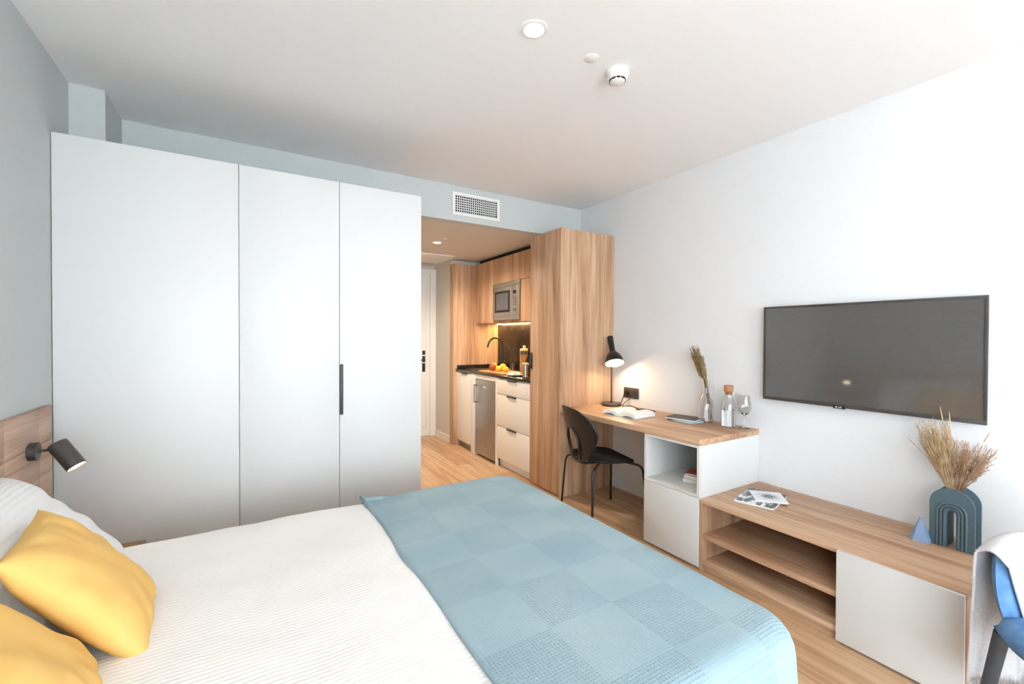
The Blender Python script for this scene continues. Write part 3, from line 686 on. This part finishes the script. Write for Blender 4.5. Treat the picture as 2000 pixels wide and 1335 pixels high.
# local frame: +x is where the sitter looks (towards the wall), z up
def back_pt(s, tt):
    """s 0..1 from the hole rim to the outer rim, tt angle"""
    c, sn = math.cos(tt), math.sin(tt)
    # outer outline
    zo = .655 + (.178*abs(sn)**.85 if sn > 0 else -.235*abs(sn)**1.0)
    yo = .255*math.copysign(abs(c)**.8, c)*(1 if sn > -.05 else (1-.42*min(1, -sn)))
    if sn < 0: yo = .255*math.copysign(abs(c)**(.8), c)*(1-.25*abs(sn))
    # hole outline: a tall oval low on the back
    yh = .085*c; zh = .560+.125*sn
    y = yh+(yo-yh)*s; z = zh+(zo-zh)*s
    x = -.215 - .10*((z-.42)/.42)**1.2*.9 if z > .42 else -.215
    x += 1.30*y*y*(1.0 if z > .5 else .8+.2*(z-.4)/.1)
    return (x, y, z)
bm = BM(); nt_, ns = 72, 12
gr = [[bm.verts.new(back_pt(j/ns, 2*math.pi*i/nt_)) for j in range(ns+1)] for i in range(nt_)]
for i in range(nt_):
    for j in range(ns): bm.faces.new((gr[i][j], gr[(i+1) % nt_][j], gr[(i+1) % nt_][j+1], gr[i][j+1]))
o = link('backrest', bm, 'chair_black', ch, local=True, angle=80); solid(o, .012, 0)
def seat_pt(u, v):
    a, b_ = u*2-1, v*2-1
    # square to disc-ish superellipse
    x, y = a*math.sqrt(1-b_*b_*.36), b_*math.sqrt(1-a*a*.40)
    wy = .215+.018*x
    return (-.005+x*.205, y*wy, .452 - .022*max(0, x)**3 + .020*y*y - .010*(1-x*x) + (.02*max(0, -x)**2))
bm = BM(); grid(bm, seat_pt, 22, 22); o = link('seat', bm, 'chair_fabric', ch, local=True, angle=80); solid(o, .020, -1)
mb = o.modifiers.new('edge', 'BEVEL'); mb.width = .006; mb.segments = 2; mb.limit_method = 'ANGLE'
for sx, sy in ((-1, 1), (-1, -1), (1, 1), (1, -1)):
    bm = BM(); tube(bm, smooth_path([(.03*sx, sy*.05, .425), (.12*sx, sy*.15, .424), (.175*sx, sy*.205, .415), (.200*sx, sy*.222, .385), (.206*sx, sy*.236, .30), (.222*sx, sy*.260, .012)], 7), .0085, 12)
    lg = link('leg', bm, 'black', ch, local=True)
    bm = BM(); lathe(bm, [(0, 0), (.011, 0), (.011, .018), (0, .019)], (.223*sx, sy*.2605, 0), 12); link('foot_cap', bm, 'black', lg, local=True)
P = []
def bx_(z): return -.215 - .09*max(0, (z-.42)/.42)**1.2
loop = [(.02, -.052, .428), (-.10, -.054, .418), (-.20, -.054, .425), (-.224, -.070, .47), (bx_(.575)-.002, -.084, .575), (bx_(.65)-.002, -.060, .650), (bx_(.69)-.006, 0, .685),
        (bx_(.65)-.002, .060, .650), (bx_(.575)-.002, .084, .575), (-.224, .070, .47), (-.20, .054, .425), (-.10, .054, .418), (.02, .052, .428)]
bm = BM(); tube(bm, smooth_path(loop, 6), .009, 12); link('back_frame', bm, 'black', ch, local=True)
bm = BM(); tube(bm, [(-.06, -.12, .425), (-.06, .12, .425)], .008); tube(bm, [(.06, -.12, .425), (.06, .12, .425)], .008); link('seat_frame', bm, 'black', ch, local=True)

# ================================================================ TV CONSOLE
t = thing('media_console', 'low wooden media console with open shelves and one white door', 'media console', (2.545, 1.05, 0))
y0, y1 = .499, 1.5995; ZK = .412
link('top', bx(XC, XR-.001, y0, y1, .390, ZK, bev=.001), 'oak_y', t)
link('left_side', bx(XC+.002, XR-.002, y1-.018, y1-.0005, .0, .3895), 'oak_z', t)
link('right_side', bx(XC+.002, XR-.002, y0+.0005, y0+.018, .0, .3895), 'oak_z', t)
link('divider', bx(XC+.004, XR-.012, .892, .910, .061, .3895), 'oak_z', t)
link('bottom', bx(XC+.002, XR-.012, y0+.0185, y1-.0185, .038, .0605, bev=.001), 'oak_y', t)
link('plinth', bx(XC+.02, XC+.04, y0+.0185, y1-.0185, 0, .0375), 'oak_y', t)
link('shelf', bx(XC+.004, XR-.012, .9105, y1-.0185, .188, .213, bev=.001), 'oak_y', t)
link('back_panel', bx(XR-.0115, XR-.002, y0+.0185, y1-.0185, .0, .3895), 'oak_y', t)
link('door', bx(XC-.018, XC-.0003, y0+.002, .905, .012, .408, bev=.001), 'white', t)
# magazines
def cover_item(name, c, w, l, h, rz, mat, label):
    t = thing(name, label, 'magazine' if name == 'magazine' else 'booklet', c, None, rz)
    link('pages', bx(-w/2+.001, w/2-.001, -l/2+.001, l/2-.001, 0, h-.001), 'paper', t, local=True)
    link('cover', bx(-w/2, w/2, -l/2, l/2, h-.0009, h), mat, t, local=True)
cover_item('magazine', (2.535, 1.412, ZK+.0005), .275, .20, .012, math.radians(14), 'mag_photo', 'large magazine with a grey landscape cover on the console')
cover_item('booklet', (2.565, 1.388, ZK+.013), .17, .165, .008, math.radians(42), 'mag_dots', 'square white booklet with a dotted cover on the magazine')
# pyramid candle
pc = Vector((2.665, .748, ZK+.0005)); t = thing('pyramid_candle', 'light blue pyramid candle on the console beside the arch vase', 'candle', pc)
bm = BM(); n = 5; rb = .043
vb = [bm.verts.new(pc+Vector((rb*math.cos(a), rb*math.sin(a), 0))) for a in [2*math.pi*(k+.15)/n for k in range(n)]]
vt = [bm.verts.new(pc+Vector((.004*math.cos(a), .004*math.sin(a), .108))) for a in [2*math.pi*(k+.15)/n for k in range(n)]]
bm.faces.new(vb[::-1]); bm.faces.new(vt)
for k in range(n): bm.faces.new((vb[k], vb[(k+1) % n], vt[(k+1) % n], vt[k]))
link('wax', bm, 'candle', t, smooth=False)
bm = BM(); tube(bm, smooth_path([pc+Vector((0, 0, .107)), pc+Vector((-.002, .006, .118)), pc+Vector((-.006, .022, .124))], 4), .0013, 6); link('wick', bm, 'wick', t)

# arch vase: two arched plates joined by a rainbow-shaped hollow body
ac = Vector((2.722, .648, ZK+.0005)); aw, ah = .148, .262     # width (along y), height
t = thing('arch_vase', 'dark petrol arch-shaped vase holding dried grass on the console', 'vase', ac, rz=math.radians(0))
def arch_pts(w, h, n=20):
    r = w/2; return [(-r, 0)] + [(-r*math.cos(a), h-r+r*math.sin(a)) for a in [math.pi*k/n for k in range(n+1)]] + [(r, 0)]
def arch_strip(bm, x0, x1, wo, ho, wi, hi):
    po, pi = arch_pts(wo, ho), arch_pts(wi, hi)
    R = [[bm.verts.new((x, p[0], p[1])) for p in P_] for x, P_ in ((x0, po), (x1, po), (x1, pi), (x0, pi))]
    m = len(po)
    for k in range(4):
        a, b_ = R[k], R[(k+1) % 4]
        for i in range(m-1): bm.faces.new((a[i], a[i+1], b_[i+1], b_[i]))
    for i in (0, m-1): bm.faces.new([R[k][i] for k in range(4)])
bm = BM(); arch_strip(bm, -.049, -.040, aw, ah, .030, .165); link('front_arch', bm, 'vase', t, local=True, angle=30)
bm = BM()
for wr_, hr_, rr in ((.094, .200, .0055), (.070, .188, .0055), (.046, .176, .0055)):
    pts_ = arch_pts(wr_, hr_, 18); tube(bm, [(-.049, p[0], max(p[1], .0005)) for p in pts_], rr, 10)
link('arch_ridges', bm, 'vase', t, local=True, angle=60)
bm = BM(); arch_strip(bm, .040, .049, aw, ah, .030, .165); link('rear_arch', bm, 'vase', t, local=True, angle=30)
bm = BM(); arch_strip(bm, -.0395, .0395, .104, .2, .030, .165); link('body', bm, 'vase', t, local=True, angle=30)
bm = BM(); tube(bm, [(0, 0, .20), (0, 0, .225), (0, 0, .236)], [.030, .030, .032], 24, cap=False); o = link('neck', bm, 'vase', t, local=True); solid(o, .004, -1)
rr_ = random.Random(3)
t = thing('dried_grass_bunch', 'bushy tan dried grass leaning left in the arch vase', 'dried grass', (2.715, .66, ZK+.205))
b0 = (2.720, .652, ZK+.206); mo = (2.712, .660, ZK+.245)
bunch(t, b0, mo, (2.70, .728, ZK+.56), .066, 130, ('grass', 'grass'), .66, 16, rs=.0008, seedr=.0013, rnd=rr_)
t = thing('dried_grass_bunch', 'russet twiggy dried grass leaning right in the arch vase', 'dried grass', (2.725, .645, ZK+.205))
bunch(t, (2.727, .642, ZK+.206), (2.73, .640, ZK+.245), (2.745, .590, ZK+.47), .076, 95, ('grass_dark', 'grass_dark'), .66, 13, rs=.0008, seedr=.0012, rnd=rr_)
t = thing('dried_grass_sprig', 'few long loose dried stalks sticking out of the arch vase', 'dried grass', (2.72, .65, ZK+.205))
st = BM()
for e in ((2.66, .80, .88), (2.78, .53, .86), (2.71, .70, 1.03), (2.72, .672, 1.01), (2.70, .78, .93), (2.80, .56, .93)):
    e = Vector(e); m_ = Vector((2.72, .65, ZK+.24)); P_ = smooth_path([m_+Vector((0, 0, -.03)), m_+Vector((0, 0, .02)), (m_+e)/2+Vector((.004, 0, .01)), e], 5); strand(st, P_, .0013, .0006, 5)
    strand(st, [P_[-3], P_[-2], P_[-1]], .0026, .001, 5)
link('stalks', st, 'grass', t)

# ================================================================ TELEVISION
ty0, ty1, tz0, tz1 = .570, 1.5515, .958, 1.534; XT = 2.798
t = thing('television', 'large flat black television hung on the right wall', 'television', (2.82, 1.06, tz0))
link('casing', bx(XT+.012, XT+.035, ty0+.004, ty1-.004, tz0+.004, tz1-.004, bev=.004), 'dark', t)
bm = BM(); b_ = .011
for a in ((ty0, ty1, tz0, tz0+.019), (ty0, ty1, tz1-b_, tz1), (ty0, ty0+b_, tz0+.019, tz1-b_), (ty1-b_, ty1, tz0+.019, tz1-b_)): box(bm, XT, XT+.0118, *a, bev=.0008)
link('bezel', bm, 'graphite', t)
link('screen', bx(XT+.0035, XT+.0117, ty0+b_+.0003, ty1-b_-.0003, tz0+.0193, tz1-b_-.0003), 'screen', t)
link('wall_bracket', bx(XT+.0355, XR-.0005, .9, 1.22, 1.10, 1.40), 'black', t)
yl = 1.135
lt = link('logo_tab', bx(XT-.003, XT+.010, yl-.028, yl+.028, tz0-.006, tz0+.012, bev=.002), 'dark', t)
def text_mesh(name, txt, size, M, mat, parent, bold=0):
    cu = bpy.data.curves.new(name, 'FONT'); cu.body = txt; cu.size = size; cu.extrude = .0003; cu.align_x = 'CENTER'; cu.align_y = 'CENTER'; cu.offset = bold
    to = bpy.data.objects.new(name, cu); COL.objects.link(to); dg = bpy.context.evaluated_depsgraph_get(); dg.update()
    me = bpy.data.meshes.new_from_object(to.evaluated_get(dg)); bpy.data.objects.remove(to)
    me.transform(M); bm = BM(); bm.from_mesh(me); return link(name, bm, mat, parent, smooth=False)
MW = Matrix.Translation((XT-.0033, yl-.006, tz0+.003)) @ Matrix(((0, 0, -1, 0), (-1, 0, 0, 0), (0, 1, 0, 0), (0, 0, 0, 1)))
text_mesh('logo_letters', 'LG', .013, MW, 'plastic_white', lt, .0003)
bm = BM(); lathe(bm, disc_prof(.0045, 0, .0006, .0001), (XT-.003, yl+.012, tz0+.003), 20, (-1, 0, 0)); link('logo_disc', bm, 'plastic_white', lt)

# ================================================================ BED
ZM = .555; bx0, bx1, by0, by1 = -.705, 1.275, .60, 2.125
t = thing('bed', 'double bed with white mattress under the bedding', 'bed', (.3, 1.36, 0))
link('bed_base', bx(bx0, bx1-.04, by0+.05, by1-.03, .05, .27, bev=.01), 'headboard', t)
link('mattress', bx(bx0, bx1-.035, by0+.045, by1-.02, .271, ZM-.035, bev=.04, seg=4), 'cloth', t)
for a, b_ in ((bx0+.05, by0+.08), (bx1-.12, by0+.08), (bx0+.05, by1-.14), (bx1-.12, by1-.14)): link('leg', bx(a, a+.06, b_, b_+.06, 0, .0495), 'black', t)
def cover(x0, x1, y0, y1, z, r, drop_far, drop_foot, drop_near, flare, amp, sides=True, thick=.0, seed=0, rc=.10, wr=.004, edge_amp=0):
    """bed cover: flat top from x0 to the foot x1, falling over the far side, the foot and the near side"""
    path = []
    nl = 44
    for i in range(nl): path.append((x0+(x1-rc-x0)*i/nl, y1, 0, 1))
    for i in range(10):
        a = math.pi/2*i/10; path.append((x1-rc+rc*math.sin(a), y1-rc+rc*math.cos(a), math.sin(a), math.cos(a)))
    nf = 56
    for i in range(nf): path.append((x1, y1-rc-(y1-y0-2*rc)*i/nf, 1, 0))
    for i in range(10):
        a = math.pi/2*i/10; path.append((x1-rc+rc*math.cos(a), y0+rc-rc*math.sin(a), math.cos(a), -math.sin(a)))
    for i in range(nl+1): path.append((x1-rc-(x1-rc-x0)*i/nl, y0, 0, -1))
    bm = BM(); rows = []; npth = len(path)
    nin, nr, nd = 40, 6, 14
    for k, (px, py, nx, ny) in enumerate(path):
        f = k/(npth-1); cx, cy = x0, y1+(y0-y1)*f
        ix, iy = px-nx*r, py-ny*r; row = []
        wx = x0 + edge_amp*noise.noise(Vector((0, cy*3, seed)))
        for i in range(nin+1):
            s = i/nin; X = wx+(ix-wx)*s; Y = cy+(iy-cy)*s
            row.append((X, Y, z + wr*noise.noise(Vector((X*3.2, Y*3.2, seed))) + wr*.5*noise.noise(Vector((X*9, Y*7, seed+4)))))
        zt_ = row[-1][2]
        for i in range(1, nr+1):
            a = math.pi/2*i/nr; row.append((ix+nx*r*math.sin(a), iy+ny*r*math.sin(a), zt_-r*(1-math.cos(a))))
        dr_ = abs(nx)**2*drop_foot + abs(ny)**2*(drop_far if ny > 0 else drop_near)
        corner = abs(nx*ny)*2
        for i in range(1, nd+1):
            s = i/nd; ph = (px*nx*0 + (px*abs(ny)+py*abs(nx)))*17
            o_ = flare*s + amp*s*math.sin(ph+seed) + amp*.6*s*math.sin(ph*2.3+1) + corner*.01*s
            row.append((px+nx*o_, py+ny*o_, zt_-r-(dr_-r)*s))
        rows.append([bm.verts.new(p) for p in row])
    for a, b_ in zip(rows, rows[1:]):
        for j in range(len(a)-1):
            try: bm.faces.new((a[j], b_[j], b_[j+1], a[j+1]))
            except ValueError: pass
    return bm
bm = cover(-.68, 1.280, .612, 2.140, ZM+.012, .055, .36, .36, .36, .012, .006, seed=1, wr=.008)
o = link('white_duvet', bm, 'duvet', base=(.3, 1.36, ZM), angle=80); solid(o, .012)
tag(o, 'white ribbed bed cover spread over the bed', 'duvet')
bm = cover(.470, 1.308, .578, 2.160, ZM+.024, .075, .34, .40, .36, .018, .011, seed=5, wr=.004, edge_amp=.012, rc=.13)
o = link('blue_blanket', bm, 'blanket', base=(.9, 1.36, ZM), angle=80); solid(o, .010)
tag(o, 'grey-blue waffle blanket laid across the foot of the bed', 'blanket')

# headboard
t = thing('headboard', 'wood-grain panelled headboard on the left wall', 'headboard', (XL, 1.4, 0))
gy = [-.2, .62, 1.43, 2.247, 2.559, 2.70]
for a, b_ in zip(gy, gy[1:]):
    for z0, z1 in ((.0, .888), (.891, 1.035)):
        link('panel', bx(XL+.001, XL+.022, a+.0015, b_-.0015, z0, z1, bev=.001), 'headboard', t)
link('backing', bx(XL+.0002, XL+.0009, -.199, 2.699, 0, 1.03), 'dark', t)
# bedside shelf
t = thing('bedside_table', 'low wooden bedside table between the bed and the wardrobe', 'bedside table', (-.57, 2.5, 0))
link('top', bx(XL+.023, -.42, 2.24, YW-.003, .320, .338, bev=.001), 'oak_x', t)
link('drawer_front', bx(-.440, -.4215, 2.243, YW-.006, .16, .3195, bev=.001), 'oak_y', t)
link('body', bx(XL+.023, -.4405, 2.243, YW-.006, .15, .3195), 'oak_y', t)
for yv in (2.27, 2.70): link('leg', bx(-.50, -.46, yv, yv+.04, 0, .1495), 'oak_z', t)
# reading lamp
lm = Vector((XL+.022, 2.455, .882))
t = thing('wall_reading_lamp', 'dark cylindrical reading lamp fixed to the headboard', 'wall lamp', lm)
bm = BM(); lathe(bm, disc_prof(.035, 0, .026, .002), lm, 32, (1, 0, 0)); link('wall_mount', bm, 'graphite', t)
A = lm+Vector((.092, .0, .0)); dirn = Vector((.50, .02, -.62)).normalized(); dirn = Vector((.42, -.20, -.60)).normalized()
C0 = A - dirn*.028
bm = BM(); tube(bm, smooth_path([lm+Vector((.02, 0, 0)), lm+Vector((.06, 0, .001)), A], 4), .0055, 10); link('arm', bm, 'graphite', t)
bm = BM(); lathe(bm, [(0, 0), (.030, 0), (.033, .003), (.033, .120), (.0315, .120), (.0315, .100), (0, .098)], C0, 36, dirn); link('lamp_head', bm, 'graphite', t)
bm = BM(); lathe(bm, [(0, .1005), (.0305, .1005), (.0305, .114), (0, .116)], C0, 32, dirn); link('lens', bm, 'lamp_on', t)
lamp('reading_glow', 'SPOT', tuple(C0+dirn*.118), 2.4, (1, .66, .36), tuple(C0+dirn), spot_size=math.radians(110), spot_blend=.5, shadow_soft_size=.025)

# pillows
def cushion(name, c, ax, ay, w, h, th, mat, label, cat, seed, wr=.01, pinch=.09, nn=3):
    """ax, ay: the two edge directions"""
    ax = Vector(ax).normalized(); ay = Vector(ay); ay = (ay-ax*ay.dot(ax)).normalized(); n = ax.cross(ay); c = Vector(c)
    bm = BM(); N_ = 40; G = {}
    for side in (1, -1):
        for i in range(N_+1):
            for j in range(N_+1):
                if side == -1 and (i in (0, N_) or j in (0, N_)): G[side, i, j] = G[1, i, j]; continue
                u, v = i/N_*2-1, j/N_*2-1
                u, v = math.sin(u*math.pi/2)*.35+u*.65, math.sin(v*math.pi/2)*.35+v*.65
                x = u*w/2*(1-pinch*(1-v*v)**.8*abs(u)); y = v*h/2*(1-pinch*(1-u*u)**.8*abs(v))
                f = max(0, (1-abs(u)**nn))**.5*max(0, (1-abs(v)**nn))**.5
                rad = math.hypot(u, v); ang = math.atan2(v, u)
                crease = (noise.noise(Vector((ang*3.2, rad*.8, seed)))*wr*1.6*min(1, rad)**2 + noise.noise(Vector((u*2.2, v*2.2, seed+9)))*wr)*(f**.5)
                z_ = side*th/2*f + crease*(1 if side == 1 else .4)
                rim = noise.noise(Vector((u*3, v*3, seed+20)))*.006
                G[side, i, j] = bm.verts.new(c+ax*(x+rim)+ay*(y+rim)+n*z_)
    for side in (1, -1):
        for i in range(N_):
            for j in range(N_):
                q = (G[side, i, j], G[side, i+1, j], G[side, i+1, j+1], G[side, i, j+1])
                bm.faces.new(q if side == 1 else q[::-1])
    o = link(name, bm, mat, base=c, angle=75)
    return tag(o, label, cat)
cushion('bed_pillow', (-.535, 1.735, .705), (.60, 0, -.64), (0, 1, 0), .46, .74, .165, 'pillow', 'white ribbed pillow leaning on the headboard under the wall lamp', 'pillow', 3, .012, .035, 4)
cushion('bed_pillow', (-.535, .985, .705), (.60, 0, -.64), (0, 1, 0), .46, .74, .165, 'pillow', 'white ribbed pillow nearer the camera, behind the cut-off yellow cushion', 'pillow', 6, .012, .035, 4)
cushion('yellow_cushion', (-.350, 1.545, .700), (.61, .06, -.79), (-.11, .99, 0), .40, .385, .125, 'yellow', 'yellow cushion farther from the camera, leaning on the white pillow', 'cushion', 11, .010, .055)
cushion('yellow_cushion', (-.40, 1.19, .690), (.66, .20, -.72), (-.20, .97, .05), .40, .38, .13, 'yellow', 'yellow cushion cut off by the bottom left corner of the photo', 'cushion', 17, .010, .055)

# ================================================================ BLUE CHAIR WITH THROW
ca = math.radians(-33)
bc = thing('upholstered_chair', 'blue upholstered chair with dark wooden legs beside the console', 'chair', (2.00, .07, 0), rz=ca)
# local: sitter looks to -y; back at +y
def pad(bm, fn, th, nu=22, nv=22, nrm=(0, 0, 1)):
    """cushion from a centre surface fn(u,v) with rounded thickness along nrm"""
    nrm = Vector(nrm); G = {}
    for side in (1, -1):
        for i in range(nu+1):
            for j in range(nv+1):
                if side == -1 and (i in (0, nu) or j in (0, nv)): G[side, i, j] = G[1, i, j]; continue
                u, v = i/nu*2-1, j/nv*2-1
                f = (max(0, 1-u**6)*max(0, 1-v**6))**.33
                G[side, i, j] = bm.verts.new(Vector(fn(u, v))+nrm*side*th/2*f)
    for side in (1, -1):
        for i in range(nu):
            for j in range(nv):
                q = (G[side, i, j], G[side, i+1, j], G[side, i+1, j+1], G[side, i, j+1]); bm.faces.new(q if side == 1 else q[::-1])
    return bm
def sq(u, v, k=.42): return u*math.sqrt(1-k*v*v), v*math.sqrt(1-k*u*u)
def seatc(u, v):
    a, b_ = sq(u, v, .34); return (a*.318-.012, b_*.235-.02, (.495+.012*a*a))
bm = pad(BM(), seatc, .085); link('seat', bm, 'blue_fabric', bc, local=True, angle=80)
def backc(u, v):
    a, b_ = sq(u, v, .28); x = a*(.250); z = .585+b_*.125; y = .215+.06*(z-.46)/.3 - .10*a*a*.6
    return (x, y, z)
bm = pad(BM(), backc, .06, nrm=(0, 1, 0)); link('backrest', bm, 'blue_fabric', bc, local=True, angle=80)
for sx, sy in ((-1, 1), (1, 1), (-1, -1), (1, -1)):
    bm = BM(); tube(bm, [(sx*.208, sy*.205, .46), (sx*.228, sy*.236, .22), (sx*.25, sy*.268, 0.0)], [.019, .016, .012], 14); link('leg', bm, 'leg_wood', bc, local=True)
for sy in (1, -1):
    bm = BM(); tube(bm, [(-.222, sy*.228, .27), (.222, sy*.228, .27)], .008, 10); link('stretcher', bm, 'leg_wood', bc, local=True)
for sx in (1, -1):
    bm = BM(); tube(bm, [(sx*.222, -.228, .27), (sx*.222, .228, .27)], .008, 10); link('stretcher', bm, 'leg_wood', bc, local=True)
# throw
th = thing('throw_blanket', 'pale fringed throw draped over the back of the blue chair', 'throw', (2.00, .07, 0), rz=ca)
def throw_pt(u, v):
    """u across 0 (left) .. 1 (right), v from the front hem over the top to the back hem"""
    pass
    if v < .42:                 # front flap
        s = 1-v/.42; xl = -.225+(s)*.045
        x = xl+(.30-xl)*u; z = .712-s*.27; a = x/.25
        y = .215+.06*(z-.46)/.3-.06*min(1.3, a*a)-.042
        z -= .11*max(0, abs(a)-.45)**1.3
    elif v < .52:               # over the top
        s = (v-.42)/.10; xl = -.225-s*.001; x = xl+(.30-xl)*u; a = x/.25
        z = .712+.022*math.sin(math.pi*s)-.11*max(0, abs(a)-.45)**1.3; y = .272-.06*min(1.3, a*a)-.042+.088*s
    else:                       # back flap
        s = (v-.52)/.48; x = -.225+.525*u; a = x/.25; z = .712-s*.43-.11*max(0, abs(a)-.45)**1.3
        y = .318-.06*min(1.3, a*a)*(1-s)-.035*s + .010*math.sin(u*22)*s + .006*math.sin(u*41+1)*s
    x += .004*noise.noise(Vector((u*4, v*6, 1)))
    y += .004*noise.noise(Vector((u*6, v*6, 4))); return (x, y, z)
bm = BM(); grid(bm, throw_pt, 60, 70); o = link('throw_cloth', bm, 'throw', th, local=True, angle=80); solid(o, .006, 0)
fr = BM(); rf = random.Random(5)
for k in range(110):
    u = (k+.5)/110; p = Vector(throw_pt(u, 1.0)); L_ = rf.uniform(.055, .095); dx = rf.uniform(-.012, .012)
    for q in range(2):
        e = p+Vector((dx+rf.uniform(-.005, .005), rf.uniform(-.008, .008), -L_)); tube(fr, [p+Vector((0, 0, .004)), (p+e)/2+Vector((rf.uniform(-.004, .004), 0, 0)), e], [.0032, .003, .002], 5)
link('fringe', fr, 'throw', th, local=True); fr = BM()
for k in range(30):
    u = (k+.5)/30; p = Vector(throw_pt(u, 0.0))
    e = p+Vector((rf.uniform(-.008, .008), -.006, -.012)); tube(fr, [p, e], [.002, .001], 4)
f_ = link('fringe', fr, 'throw', th, local=True)
